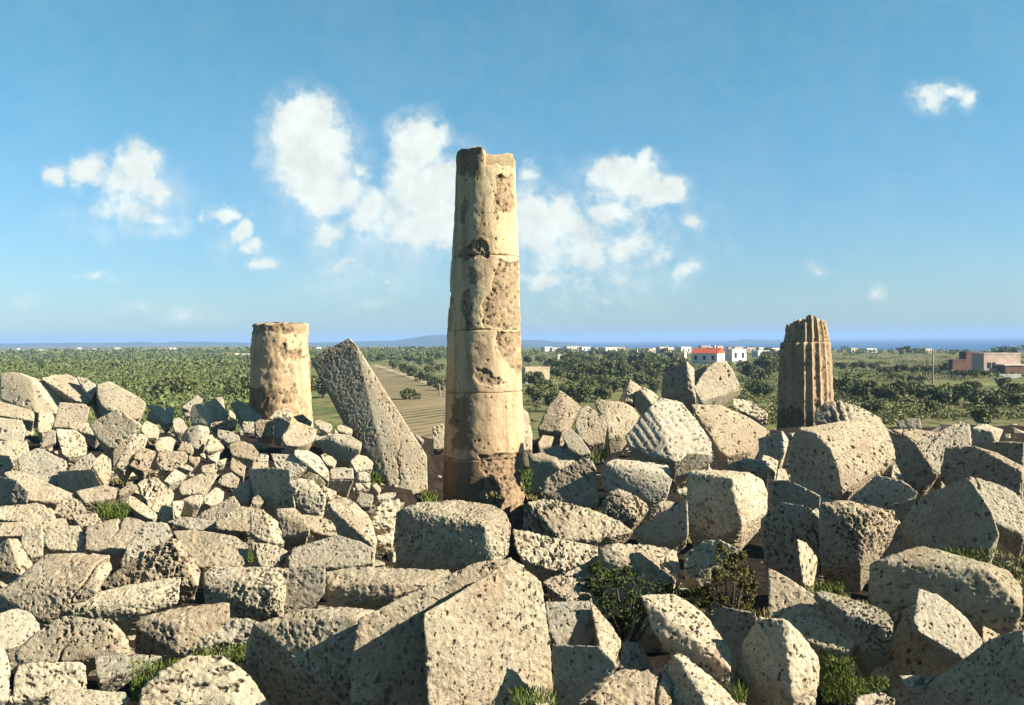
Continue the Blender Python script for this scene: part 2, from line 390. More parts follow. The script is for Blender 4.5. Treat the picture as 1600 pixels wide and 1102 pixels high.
# ------------------------------------------------------------------ stones
TILES = {'X': (0, 0, 1), 'A': (0, 560, 4), 'B': (0, 827, 4), 'C': (400, 560, 4), 'D': (400, 827, 4), 'E': (800, 560, 4), 'F': (800, 827, 4), 'G': (1200, 560, 4), 'H': (1200, 827, 4),
         'P': (180, 600, 20 / 3), 'Q': (380, 640, 20 / 3), 'R': (180, 740, 20 / 3), 'S': (400, 760, 20 / 3)}
KINDS = {'b': ('limestone_block', 'stone block'), 's': ('limestone_slab', 'stone slab'), 'd': ('fallen_column_drum', 'column drum'), 'r': ('limestone_boulder', 'boulder'), 'f': ('limestone_fragment', 'stone fragment'), 'c': ('leaning_column_shaft', 'broken column')}
STONES = r"""
A|d|weathered drum with a pitted round end at the edge of the rubble skyline|0,95 60,84 130,92 190,125 228,180 224,340 130,312 0,252 250,142 335,165 425,215 475,275 350,345|01234567@-5/15 489abc5@30/45|
A|s|long pale slab with a dark crack lying on the skyline beside the pitted drum|255,125 340,100 430,98 500,132 555,180 575,235 555,280 470,265 420,200 350,150|*@20/50|
A|f|thin pale piece wedged behind the long cracked slab on the skyline|470,108 545,128 608,168 602,205 572,255 530,200|*@10/35|
A|b|large tan squared block with a dark side topping the skyline|605,165 680,138 760,190 860,235 905,270 915,300 870,372 840,382 700,328 640,300 608,240 578,220 575,300 600,348 650,368|0123456789a@15/30 0bcde89a@-60/-5|
A|s|pale flat slab with a yellow lichen spot under the pitted drum|-20,262 90,300 190,318 218,340 212,392 100,372 -20,352|*@20/45|
A|b|squarish pale block below the slab with the yellow spot|-20,365 70,375 140,385 162,440 150,512 60,518 -20,500|*@10/20|
A|b|wide pale block at the picture edge above the dark hollow stone|-20,515 90,512 172,512 188,592 100,612 60,645 -20,600|*@8/38|
A|f|small upright pale wedge beside the squared tan block|240,330 332,340 345,380 312,442 262,472 234,452|*@20/30|
A|b|tan squared block with an even flat face beneath the skyline slab|370,272 540,285 562,310 540,392 470,425 330,432 345,370|*@12/18|
A|s|thin light slab lying across the top of the diamond shaped block|425,395 540,398 590,428 652,465 600,482 520,462 430,432|*@10/60|
A|b|diamond shaped tan block with a smooth flat face standing on its corner|735,315 885,420 800,472 705,578 600,490 555,408|*@-6/16|
A|f|grey triangular piece beside the deeply grooved pale block|300,445 348,450 352,522 245,562|*@2/20|
A|b|pale block with deep vertical weathering grooves|345,440 470,445 530,490 547,540 540,602 430,618 390,602|*@25/25|r=1
A|b|dark shaded stone at the picture edge with a hollow look|-20,598 60,608 92,668 20,712 -20,712|*@-30/5|
A|b|dark bluish shaded face of a sunken block at the picture edge|-20,730 100,758 185,830 172,895 60,905 -20,915|*@-32/8|
A|b|big pale block with a sloping sunlit face above the dark hollow|230,558 290,580 415,638 422,668 362,692 338,805 240,772 120,722 108,620|*@10/35|
A|s|long sunlit sloping slab under the big pale block|20,715 100,695 300,800 485,860 360,902 180,885 192,825|*@5/48|
A|r|rounded pale boulder at the end of the long sloping slab|360,892 440,865 500,880 547,960 520,1005 430,1005 340,965|*@15/45|r=.8
A|f|grey brown pitted piece tilted over the dark hollow|430,690 500,620 570,588 602,620 570,692 480,768 440,722|*@0/25|r=.9
A|b|pale pentagonal block tilted over the dark hollow|580,640 640,588 697,630 697,722 652,795 612,712 575,670|*@25/30|
A|s|pale flat stone lying above the green weed patch|470,830 650,790 742,808 722,872 600,892 530,905|*@5/55|
A|b|dark shaded block in the hollow under the two tilted stones|360,705 460,770 580,690 640,800 560,830 470,830 345,810|*@-35/0|
A|s|rough pale ledge below the dark bluish face|-20,922 230,900 345,960 335,1035 150,1012 -20,1005|*@0/58|r=.9
A|s|broad pinkish slab at the picture edge in the flat terrace|-20,1028 200,1022 410,1000 435,1042 270,1102 -20,1112|*@0/58|
A|f|small pale fragment on the terrace beside the green weed patch|440,980 600,968 642,1032 500,1052|*@0/55|r=.9
P|b|long tan block leaning steeply over a dark gap|190,505 310,530 342,570 312,660 215,692 165,742 88,912 8,862 105,650|*@10/24|
P|b|squarish pitted pale block leaning parallel to the long leaning block|308,665 432,705 385,790 330,872 300,908 148,850 220,710|*@25/20|r=.8
P|b|pale cube with two dark slots in its face|450,558 580,545 632,590 577,698 430,695 408,640|*@20/30|r=.8
P|r|pale rounded stone beside the diamond shaped block|300,398 340,388 430,428 472,480 440,562 330,562 268,490 265,440|*@25/30|
P|s|pale arched slab on the skyline next to the large tan block|330,212 400,216 490,243 552,310 582,396 535,418 470,378 400,275|*@20/45|
P|f|dark shaded stone under the arched slab on the skyline|345,278 400,280 452,372 400,385 330,352|*@-30/0|
P|f|small pale upright chip on the skyline beside the arched slab|520,250 580,228 617,243 602,362 582,398 550,322|*@30/38|
P|r|small pale angular stone below the upright chip|600,370 660,343 702,368 722,430 753,460 690,503 620,503 593,430|*@20/42|
P|s|light oblong bar of stone pointing up across the skyline|850,113 922,160 880,202 762,272 688,247|*@10/45|
P|f|pitted brown piece beneath the light oblong bar|690,257 760,275 792,230 802,330 740,348 708,312|*@0/25|r=.9
P|b|tall curved stone with a bright flank under the light oblong bar|800,218 880,200 902,330 922,412 790,412 778,322 940,228 987,290 1007,390 970,442|012345@-6/6 167 89 32@45/30|
P|b|upright stone with a bright flank and a dark speckled face|760,450 870,425 840,540 800,658 690,592 678,560 970,440 987,490 950,602 900,692|012345@-14/8 16789 32@40/25|r=.7
P|f|greyish flat stone at the foot of the upright bright flanked stone|640,692 700,588 790,620 822,692 780,722|*@0/30|
P|b|oblong pitted block lying level below the dark skyline stone|1000,400 1270,368 1282,400 1260,452 1080,468 990,452|*@10/25|r=.8
P|b|tan rectangular block under the level oblong pitted block|1062,470 1190,490 1292,530 1307,592 1170,612 1060,552|*@4/22|
P|b|T shaped pair of pale masses standing as one stone|1190,620 1310,588 1430,630 1450,690 1502,720 1440,792 1215,742 1178,660 & 1215,718 1382,760 1342,968 1270,942 1193,882|*@5/35 & *@15/15|
P|s|long pale pointed slab leaning on the skyline before the short stump|1198,205 1290,163 1380,220 1532,360 1500,402 1340,402 1280,290|*@15/40|
P|f|rough pitted block corner below the pointed skyline slab|1320,388 1450,392 1452,502 1380,512 1328,502|*@5/15|r=1
P|b|squared rough block in front of the short stump|1450,400 1510,368 1645,383 1646,555 1470,548|*@5/6|r=1
P|b|dark shaded block on the skyline behind a small white upright|918,190 1050,150 1180,300 1182,372 1010,388 960,262|*@-40/5|
P|f|small white upright stone standing against the dark skyline block|1050,138 1125,133 1147,270 1120,283 1058,257|*@20/30|
P|f|narrow pale sliver between the dark skyline block and the pointed slab|1170,258 1210,270 1257,330 1252,367 1188,342|*@20/40|
P|f|small wedge with a bright top beside the upright bright flanked stone|930,672 990,570 1060,568 1142,665 1060,692 950,702|*@20/38|
P|f|bright angular chip above the smaller bright chip|960,760 1090,698 1087,770 1050,812 1000,792|*@30/40|
P|f|smaller bright chip lying in a dark gap|1073,800 1167,768 1137,832 1068,842|*@20/45|
P|b|long level pitted block under the pale slotted cube|440,720 500,688 740,710 767,740 762,792 640,852 580,902 490,902 428,822|*@0/30|r=.9
P|f|thin bright stone lying under the long level pitted block|640,850 740,833 823,880 770,902 680,872|*@10/58|
P|f|rough tan rubble piece at the end of the long level pitted block|760,748 892,758 882,812 820,852 758,802|*@0/30|r=1
P|f|tiny tan chip above the rough tan rubble piece|888,718 952,718 942,772 880,752|*@5/30|
P|f|pale triangular stone pointing up from a dark gap|520,990 630,878 702,920 748,975 640,1012 560,1037 508,1012|*@20/42|
P|f|small pale square piece standing above the broad tan block|898,855 1042,828 1037,912 990,932 898,922|*@20/30|
P|b|broad tan block with a lighter lower edge, tilted to its corner|678,1030 880,935 1000,908 1067,935 1040,1002 905,1142 850,1127 690,1152 658,1092|*@5/35|
P|r|pale round shouldered block beside the T shaped stone|1080,1010 1120,948 1210,918 1302,980 1272,1072 1210,1082 1100,1052 1063,1022|*@15/25|
R|b|clean pale six sided block with a flat face|910,260 1050,133 1142,190 1112,292 990,338 930,312|*@15/35|
R|r|half round stone with a bright top and a dark pitted front|690,270 800,225 905,218 917,260 890,332 800,332 720,292 665,422 800,432|0123456@10/50 65 4 87@-20/0|r=.9
R|f|bright triangular wedge pointing down beside the half round stone|590,288 717,278 722,300 660,422 640,452 618,430 600,330|*@30/35|
R|b|bright curved tall stone beside a dark triangular gap|480,80 530,128 617,200 602,272 570,312 500,332 440,422 378,370 440,250 470,150|*@35/32|
R|r|pitted white boulder above a dark triangular gap|228,100 300,58 420,38 482,80 477,150 330,272 280,222 238,160|*@10/40|r=1
R|f|low pale arched stone beside the pitted white boulder|80,148 150,108 222,108 242,150 100,192 40,222 28,190|*@10/58|
R|s|long narrow pale slab sloping beside the green weed patch|150,218 200,238 330,350 442,432 400,472 330,462 200,382 100,300|*@20/50|
R|b|dark mouthed shaded stone at the foot of the narrow sloping slab|438,420 480,338 530,328 602,340 622,472 500,502|*@-40/0|
R|b|greyish wedge shaped block rising above the flat terrace|1240,228 1312,340 1260,392 1050,502 930,502 818,482 920,400 1060,320|*@-6/26|
R|b|pale block with a bright narrow flank behind the greyish wedge|1200,200 1270,153 1380,80 1410,38 1382,200 1390,288 1310,292 1240,232 1452,80 1468,195|01234567@0/20 3895 4@50/25|
R|s|pinkish flat slab against the greyish wedge shaped block|1300,340 1400,380 1552,378 1572,470 1592,562 1350,602 1060,572 1050,502 1250,392|*@5/50|r=.6
R|s|pinkish terrace slab beside the dark square gap|-310,560 -10,468 130,448 327,495 290,642 110,732 75,822 -310,792|*@5/36|
R|s|pinkish terrace block behind the speckled pyramid shaped block|330,500 540,518 610,642 440,722 240,862 110,912 118,760 290,652|*@10/36|
R|s|large pinkish slab behind the bright edge of the pyramid shaped block|600,600 820,588 1050,610 1250,650 1392,740 1372,962 1180,965 960,972 860,972 740,800 640,680|*@5/42|
R|f|small block with a green tuft in the gap beside it|1400,700 1592,740 1642,850 1642,972 1500,972 1488,870|*@5/35|
R|f|low rubble ridge on top of the pinkish slabs|700,440 820,480 1050,505 1050,575 820,588 540,505|*@5/45|r=.9
B|b|plain pinkish block next to a narrow dark joint|140,-25 265,-15 272,162 190,178 128,92|*@5/30|
B|b|narrow bright edged block at the picture edge|-20,92 50,57 130,292 -20,255 110,60 217,240|012 3@-15/20 14 52@42/32|
B|b|plain pinkish block between two narrow joints|285,10 300,-22 500,-22 532,50 527,142 300,122 278,80|*@5/35|
B|b|long low block with a rough grey front at the picture edge|-20,400 120,310 290,150 520,150 685,158 702,245 612,215 602,392 420,432 270,558 120,502 -20,505|012345 6@8/62 06789ab@-12/26|r=.9
B|b|speckled pyramid shaped block with a smooth bright edge|1075,50 940,130 780,230 630,330 612,398 830,405 1130,335 1170,255 1100,125 1150,118 1252,260 1242,355|012345678@-9/16 09ab78@58/35|r=1
B|b|squared block with a bright top and a dark pitted front|1275,275 1330,233 1600,233 1792,245 1737,300 1737,385 1278,350 1762,562 1450,462 1288,452|012345 6@3/48 657 89@-18/-3|r=.9
B|b|oblong block with a squared bright end and a rough top|400,502 420,460 700,400 790,350 1128,298 1122,365 1112,455 900,522 700,470 480,548|012345 80@8/48 08567 9@0/15|r=.8
B|b|flat topped block with a pitted dark front beside a square shadow|870,545 1130,488 1442,453 1442,562 1115,595 845,605 838,758 1110,768|012345@4/50 5476@-26/-4|r=.8
B|b|pinkish block standing beside the pitted dark front|1115,568 1440,560 1600,563 1702,600 1600,632 1400,702 1290,742 1110,765|*@5/32|r=.8
B|r|large pitted boulder with a smooth bright flank|260,650 340,558 430,543 490,570 690,560 662,640 732,775 560,802 340,832 120,852 80,782 150,700 750,608 802,680 817,772|0123456789ab@0/22 4cde65@48/35|r=1
B|r|smooth pale boulder at the picture edge|-20,530 110,488 190,518 252,590 242,682 150,712 60,748 -20,748|*@25/30|r=.2
B|r|smooth bright stone cut by the picture corner edge|-20,708 40,760 67,850 52,1070 -20,1070|*@40/30|r=.2
B|b|squared pale block near the picture corner|100,850 270,830 530,828 543,900 542,1002 310,1005 78,1070 93,900|*@10/26|
B|s|low pale slab at the foot of the squared corner block|310,1008 560,1000 792,1020 815,1062 760,1110 300,1110|*@10/42|
B|s|rough bright slab above the dark green moss strip|590,792 800,768 1042,788 870,862 620,955 598,902|*@5/45|r=1
B|r|very rough pitted boulder beside the dark green moss strip|1000,900 1180,788 1390,788 1400,900 1480,1110 870,1110 878,990 1480,840 1572,920 1690,1110|012345 6@5/30 2789 43@30/35|r=1
Q|f|light arched stone at the foot of the short stump|260,100 330,10 480,-2 512,80 430,72 350,50|*@10/40|r=.8
Q|b|dark shaded block below the light arched stone|320,110 350,58 502,130 440,232 400,292 318,285|*@-30/0|
Q|r|large smooth pale boulder in front of the short stump|408,270 510,150 560,118 690,168 772,210 742,302 680,352 560,382 450,372 403,322|*@12/34|r=.3
Q|f|rough chip resting on the large smooth boulder|510,70 620,48 722,130 702,172 560,118|*@10/30|r=1
Q|r|pale arch shaped stone around a small dark hole|720,130 770,98 917,150 932,190 880,240 850,190 780,190 & 738,250 780,280 860,280 932,250 902,332 748,328|*@15/40 & *@15/45|
Q|f|small rounded stone against the leaning shaft|970,180 1050,138 1137,180 1137,242 1080,252 980,222|*@10/45|
Q|b|pale flat topped block with a dark front beside the leaning shaft|910,260 980,248 1100,258 1162,320 1237,350 1222,422 1100,392 1010,372 925,310 740,330 1170,480 1100,552 1000,522 900,442|012345678@8/55 98765ab cd@-25/-2|
Q|f|small white flake above a small white slab|135,500 180,458 267,468 262,537 150,542|*@10/40|
Q|f|small white slab under the white flake|53,600 110,543 262,543 262,602 80,618|*@10/45|
Q|b|large dark shaded block sunken in the slope|60,622 310,602 482,625 452,720 520,860 545,1022 200,1022 150,1002 120,800 80,700|*@-35/3|
Q|b|pale bent block with a bright sloping end|280,458 520,460 700,470 702,602 620,642 460,722 448,690 490,617 340,622 & 530,413 690,428 792,480 893,640 893,752 800,682 710,572 700,470 530,472|*@0/25 & *@28/40|
Q|f|mossy dark stone beneath the pale bent block|600,692 680,645 790,690 862,762 790,802 740,742|*@-20/35|m=.6
Q|f|pale oblong stone beside the bent block|803,475 850,453 930,490 982,540 940,592 880,582 820,520|*@15/40|
Q|b|small squared pale block above a dark gap|900,620 980,598 1147,610 1162,722 908,722|*@10/30|
Q|b|dark shaded stone in the gap under the small squared block|880,735 1150,735 1100,850 1000,880 900,800|*@-30/0|
Q|r|pale round block at the foot of the leaning shaft|1108,540 1190,510 1200,463 1290,488 1357,550 1347,612 1170,642|*@15/30|
Q|f|knobbly pale stone below the pale round block|1190,660 1270,643 1332,680 1322,752 1200,742|*@15/35|r=1
Q|f|rough low stone with a green sprig behind it|1160,762 1332,762 1322,822 1170,842|*@10/40|r=1
Q|f|pale chip in front of the green sprig|1340,790 1390,758 1442,830 1400,862|*@20/40|
Q|f|thin leaning pale stone between two larger blocks|820,788 972,850 972,902 880,942 848,872|*@20/40|
Q|f|pale pointed chip leaning on a dark block|180,870 210,813 250,830 317,900 240,942|*@5/22|
Q|f|pale chip lying under the pointed chip|93,920 180,880 240,942 130,1008 88,982|*@10/40|
Q|r|round shouldered block with a bright top above a dark hollow|473,755 600,713 740,737 802,830 700,862 530,850 862,900 842,1032 760,1092 640,1062 540,962|012345@15/45 54367 89a@-6/10|r=.8
S|b|block with a bright slanted flank beside a mossy block|-60,250 80,250 110,330 200,592 50,562 -60,482 230,375 297,602|012345@0/20 2673@45/35|r=.8
S|b|mossy grey block with a light rough top|210,230 400,223 482,290 440,330 270,320 562,452 540,502 270,542 248,400|01234@10/40 4325678@-12/12|r=.8,m=.4
S|s|very pale smooth tilted slab|480,288 620,308 760,350 822,400 862,480 902,512 740,512 600,472 468,380|*@15/45|r=.2
S|b|long split slab pointing down the slope with a shaded side|725,170 860,88 990,133 1092,225 1172,300 1222,420 1257,557 1220,602 890,330 830,350 870,472 1090,642 1227,637|012345678@18/40 987cba@-35/8|r=.7
S|r|spongy pitted rock with a dark cave in it|1200,380 1240,250 1330,148 1490,128 1507,240 1447,350 1400,420 1230,422 & 1250,520 1400,480 1442,420 1422,582 1270,592|*@10/25 & *@15/40|r=1
S|f|grey rough stone above the spongy cave rock|1040,160 1080,58 1232,88 1202,202 1100,212|*@0/30|r=1
S|f|pale low sliver at the edge of the pit|1250,100 1340,68 1462,58 1462,90 1380,132 1270,142|*@10/42|
S|b|small pinkish squared block in the terrace beside the large flat face|0,590 140,598 280,650 342,680 280,752 240,842 40,832 0,720|*@5/35|
S|b|large pinkish block with a gabled top edge|340,740 360,660 700,543 860,508 1080,578 1102,640 1227,640 1227,802 1080,822 750,832 343,862|*@5/38|r=.6
D|b|upright squared block with a grey pitted front|150,300 250,238 432,218 432,402 290,492 180,522 148,420|*@0/3|r=.9
D|s|broad level slab with a shadowed underside|435,265 650,233 780,253 1210,253 1240,285 1060,350 870,345 450,350 470,482 860,425|01234567@0/66 7698@-14/-2|
D|b|huge block with a rough bright top edge and a dark smooth front|-20,592 150,545 290,493 560,488 760,500 720,530 620,557 400,630 80,645 -70,700 -70,900 80,1125 610,1125|012345678@0/58 987 6cba@-30/0|d=9.3,t=.02,r=.5,th=.5
D|b|huge sunlit block with a stepped face and a sharp vertical edge|1045,530 1240,470 1420,330 1590,200 1672,225 1682,290 1782,330 1802,450 1842,720 1862,1015 1862,1125 1075,1125 & 640,570 860,450 1080,383 1360,218 1590,183 1668,222 1620,1125 600,1125 588,860|*@34/8 & *@16/3|d=8.7,t=0,o2=.16,r=.5,th=.5
C|b|big pitted block lying crosswise before the tall column|905,935 1010,903 1280,883 1480,908 1562,960 1592,1040 1425,1045 1100,1045 975,990 870,965 868,1265 1200,1302 1482,1272 1572,1212|012345678@4/55 90876cba@-28/-3 65dc@35/5|t=.03,r=1
C|f|small white stone standing at the side of the tall column|1098,430 1150,403 1180,408 1180,562 1108,568|*@10/15|d=41,r=.6
C|f|white sliver on the ground behind the leaning shaft|985,458 1052,512 1030,522 1000,500|*@10/40|d=43
E|b|pale pyramid shaped block on the skyline beside the tall column|300,200 437,300 345,422 300,475 160,442 220,310|0123@15/20 0345@-4/15|d=29,r=.5
E|r|upright rounded block between the pyramid and the clean cut drum|430,308 470,288 580,370 597,420 582,522 480,542 420,492 388,420|*@8/14|d=27,r=.5
E|d|clean cut drum lying with its smooth side to the front|510,265 545,253 590,272 612,350 600,502 595,420 700,275 760,308 802,360 745,452 680,492|0123@-5/35 26789a43@12/20|d=28
E|b|small tilted block on the skyline with a dark narrow side|735,133 812,180 750,272 705,268 718,180 668,262|01234@15/30 0435@-70/0|d=33
E|f|pale wedge behind the small tilted skyline block|820,178 870,198 917,240 880,292 840,230 750,272 800,190 820,322|0123 4@20/35 6 4375@-20/-5|d=33
E|d|huge fallen fluted drum lying on its side|870,285 935,238 1060,268 1152,385 1247,520 1257,602 1140,577 1010,642 880,612 718,545 702,490 800,385 935,440|0c789ab@-18/24 01234567c@18/36|d=24,r=.9,g=55/46/.035,v=.04
E|b|massive pale block with a rough upper ledge beside the fluted drum|1120,288 1300,288 1360,330 1285,392 1150,350 1480,370 1592,440 1592,472 1480,532 1490,582 1340,612 1290,572 1240,482|01234@8/58 325678 9abc@14/22|d=25.5
E|b|trapezoid fragment perched on top of the stone pile|1275,18 1340,13 1380,70 1442,190 1310,232 1180,272 1133,180 1195,160 1220,60|*@15/12|d=29,r=.5
E|d|dark fluted fragment perched on the stone pile behind the trapezoid|950,90 990,58 1090,18 1110,100 1100,187 1150,262 1040,232 930,232 938,130 1142,62 1138,170|012345678@-38/0 293a4@35/20|d=31,g=30/30/.03
E|f|brown shaded stone filling the gap beside the perched trapezoid|1140,80 1225,40 1200,150 1140,185|*@-25/0|d=30.5
E|f|rough brown rubble at the base of the fluted stump|1370,250 1500,268 1602,340 1602,372 1530,372 1440,332 1390,312|*@10/35|d=31,r=1
E|s|narrow grey slab leaning before the upright rounded block|310,480 365,438 430,490 497,592 420,602 350,562|*@3/30|d=26
E|f|small white stone on the ground before the pyramid block|160,530 190,478 267,488 240,542 170,562|*@20/40|d=28
E|f|tall thin pale stone hugging the tall column|60,300 100,338 127,480 127,572 60,572|*@20/28|d=37
E|f|rough pale rubble stone above the flat topped shaded block|190,565 280,538 350,558 412,602 422,652 310,692 270,620|*@10/45|r=1,d=27
E|b|flat topped shaded block beside the tall column|100,600 180,588 285,620 260,640 130,640 310,702 200,762 190,832 130,842 115,740|01234@0/65 43567 89@-25/0|d=25
E|r|dim rounded boulder with a speckled grey crown|310,690 430,640 450,618 500,640 527,700 530,790 542,902 440,922 300,902 198,842 198,760|*@-8/10|d=22,r=.6
E|r|broad greenish boulder with a rough light crest|570,650 640,622 740,633 860,673 978,668 1004,755 940,720 850,722 690,692 580,692 980,842 870,902 560,802|0123456789@8/48 98765abc@-18/12|d=21.5,r=.7
E|r|round shaded boulder with a light rim above the black hollow|610,830 660,813 760,848 862,932 780,1002 700,1032 560,962 568,900 720,930|018567@-16/16 1234 8@18/40|r=.6
E|f|tiny pale stone beside the tall squared block|1030,820 1090,803 1097,837 1040,842|*@10/45|
E|f|pale flat chip on the rim of the black hollow|908,910 950,883 1022,900 930,947|*@10/50|
E|b|tall squared standing block with a flat grassy top|1105,706 1200,697 1390,704 1490,718 1562,765 1594,840 1592,960 1500,1002 1440,1042 1395,890 1380,752 1280,757 1150,738 1096,900 1098,1062 1300,1122|0123abc@0/68 0cba98fed@-30/0 a3456789@45/10|r=.6
E|s|long sloping slab with a bright pitted top beside the tall column|90,905 220,883 380,913 660,1010 757,1082 640,1112 470,1132 300,1132 200,990 75,1132 68,980|012345678@6/50 0879a@-40/0|r=.9
E|b|black shaded block forming the side of a deep hollow|900,985 1095,880 1102,1102 900,1162 752,1085|*@-32/3|
E|b|shaded block leaning against the massive pale block|1480,530 1602,490 1602,592 1500,582|*@-22/5|
E|s|light rough slab lying behind the tall squared block|1400,650 1470,623 1592,640 1560,682 1440,692 1320,672 1602,702 1602,760 1400,720|01234@8/52 5437 8@-20/0|r=.8,d=22
E|r|dark greenish boulder under the fluted drum|1020,680 1100,590 1240,602 1262,642 1150,702 1010,742|*@-14/22|m=.4,d=21.5
F|b|rough bright pitted block at the foot of the tall column|0,0 180,60 330,93 532,108 522,252 430,222 340,262 200,232 70,192 28,132|*@5/45|r=1
F|b|pitted slab end above the dark green shrub|660,90 820,93 1037,130 1052,312 960,302 850,262 700,212 580,192 600,110 540,120 535,265 640,265|012345678@10/45 987ba@-30/0|r=1
F|r|spongy white rock next to the dark green shrub|190,330 300,278 430,230 442,402 502,432 340,452 290,382|*@15/40|r=1
F|b|block with a dirty flat top and a holed bright front|210,455 480,443 512,525 300,602 223,640 320,782 550,727|01234@0/52 43265@10/14|r=.8
F|s|bright sloping slab edge beside the dark green shrub|485,440 545,518 682,690 602,832 540,722 510,540|*@25/40|
F|r|bright rounded block under the sloping slab edge|690,700 800,703 872,850 887,922 760,902 670,862|*@20/35|
F|b|dark shaded block in the gap beside the huge sunlit block|250,722 550,732 667,857 480,1002 270,1110|*@-30/0|
F|b|rough pale stone along the bottom picture edge|480,1002 680,868 850,918 972,893 987,1000 1000,1110 560,1110 470,1050|*@10/38|r=1
F|b|large smooth bright slab tilted beside the dark green shrub|800,410 1020,398 1197,520 1247,650 1382,770 1330,802 1150,792 1070,752 870,622 1367,882 1362,1002 1000,762|012345678@14/35 87659ab@-30/-3|r=.4
F|b|thin bright ridge of a dark block at the bottom picture edge|1020,780 1060,778 1250,930 1425,1110 1220,1110 1200,1002 1100,882 990,1110 880,902|01234 56@25/40 0647 8@-42/0|
F|r|round topped bluish boulder behind the olive shrub|1080,150 1200,70 1300,63 1412,120 1300,202 1150,322 1078,292|*@-24/14|r=.3
G|d|great smooth column drum lying on its side with a dark round end|185,440 300,470 390,570 440,700 462,832 300,902 140,782 123,600 158,480 470,390 690,360 747,440 782,540 797,627|012345678@-50/0 01a9@0/62 12ba@10/42 23cb@15/24 34dc@15/8|r=.6,d=18.5
G|b|jagged fluted fragment lying on top of the great drum|280,392 300,310 370,268 450,260 600,308 705,380 735,432 500,425 430,340|01238 7@-22/25 345678@14/45|d=21.5,r=.9,g=70/46/.05
G|b|dark shaded block next to the open face of the great drum|755,450 870,480 920,520 860,572 1002,640 1062,732 870,882 802,622|*@-30/0|d=22
G|s|light flat slab at the far rim behind the dark shaded block|770,443 920,438 1052,463 980,502 920,517 850,472|*@5/58|r=.8
G|b|speckled grey block tilted up at the far rim|1080,460 1200,398 1262,408 1272,542 1110,552 1080,742 1000,652 868,572 920,520|*@-3/26|r=1
G|b|long dark block with a rough lit crest at the picture edge|1110,555 1290,548 1400,602 1590,712 1590,862 1490,762 1250,742 1130,802 1078,742 1440,590 1600,680|01235678 4@-25/0 129a3@10/45|r=.8
G|b|smooth lit block with a broken lower edge at the picture edge|1260,738 1350,768 1490,808 1600,880 1600,1110 1480,1032 1400,932 1330,962 1208,922 1288,782|*@18/30|r=.7
G|b|bluish shaded block beneath the open drum face|500,882 680,728 850,770 942,840 800,952 640,942|*@-30/18|
G|b|big dark block filling the shaded hollow below the picture edge block|930,870 1200,760 1250,742 1292,790 1210,932 1400,962 1442,1102 1380,1202 960,1202 828,1052|*@-30/0|
G|b|bluish block with a bright thin corner beside the fluted stump|-60,500 90,453 105,592 70,682 -60,622 132,510|01234@-30/8 152@45/20|
G|f|small lit flake below the bluish corner block|-40,600 0,608 67,640 45,712 -42,642|*@20/45|
G|f|pitted chip below the small lit flake|60,690 110,688 132,760 48,772|*@20/30|r=1
G|s|low dark slab with a light top at the far grassy rim|1280,430 1360,408 1472,445 1395,457 1270,440 1422,522 1288,532|01234@2/60 4356@-25/0|
G|r|grey mossy boulder at the grassy rim behind the light flat slab|798,400 850,378 950,373 962,437 820,437|*@-20/25|m=.4
G|b|dark block behind the speckled grey block at the picture edge|1395,520 1600,528 1600,692 1440,612 1295,552|*@-25/0|
G|f|small bright wedge in the shadow beside the great drum|780,670 800,658 852,772 768,742|*@30/30|d=20
G|b|shaded block in the dark hollow before the great drum|20,760 130,758 330,862 322,1002 260,962 20,905|*@-35/0|
G|b|squared block with a grassy rim and a bright pitted end|345,905 490,888 640,932 618,972 400,935 318,932 590,1102 580,1302 330,1302 782,955 822,1032 700,1082|01234@0/58 5 43678@-25/0 329ab6@28/25|r=.9
G|f|bright pointed stone behind the squared block with the grassy rim|318,870 390,788 492,880 440,922 348,925|*@15/35|
G|f|small speckled stone at the side of the squared block|258,960 300,928 327,990 310,1032|*@15/30|r=1
H|b|great speckled grey slab sloping down beside the olive shrub|0,245 100,288 250,400 400,490 562,602 572,672 500,762 330,742 160,622 0,552|*@-10/34|r=1
H|b|boulder with a smooth dark side and a bright pitted end|100,560 180,618 312,780 332,850 292,1002 150,1052 88,992 160,802 130,700 -60,550 -50,1042 -200,902 -150,700|012345678@28/15 9 0876abc@-42/0|r=.5
H|s|mossy ledge slab beyond the speckled grey slab|270,390 330,388 500,430 640,470 795,545 772,632 600,562 470,510 780,702 600,762 520,620|01234567@5/52 76589a@-20/0|r=.9,m=.4
H|f|thin brown upright stone in front of a dark gap|180,63 240,78 262,150 312,190 270,362 215,332|*@40/15|
H|b|long dark block with a mossy crest and a bright curved end|690,195 850,138 950,103 1130,185 1380,215 1500,260 1382,267 1280,312 1000,262 860,207 1590,502 1560,602 1200,642 900,602 618,480 640,220 1590,370|0123456789@3/58 098 76abcdef@-25/0 65ga@40/30|r=.7,m=.25
H|b|large smooth sunlit slab facing up in the shaded corner|940,370 1060,408 1120,490 1250,570 1332,690 1332,732 1220,802 1150,742 1050,692 930,632 903,570 938,470|*@15/30|r=.4
H|f|pale wedge beside the large smooth slab in the shaded corner|1340,600 1452,660 1340,702|*@15/45|
H|b|big dark smooth block cut off by the bottom picture corner|840,1070 1050,930 1230,802 1400,682 1600,618 1640,1120 780,1120|*@-38/8|r=.3,d=8.3
H|f|pale pointed flake in the shadow near the bottom picture corner|818,915 960,940 1062,913 960,982 860,972|*@10/50|
H|f|rough grey low stone in the grass at the bottom picture edge|560,1040 700,1010 800,1060 780,1110 540,1110|*@5/45|r=1
X|c|broken split column shaft leaning out of the pit beside the tall column|487,568 500,551 546,528 568,573 587,613 606,654 627,705 642,774 612,769 582,717 557,678 529,635 556,538 586,592 613,629 642,676 667,713 668,764|0123456789ab@-6/4 2cdefgh76543@9/4|d=33.3,t=.9,r=.35,th=.7
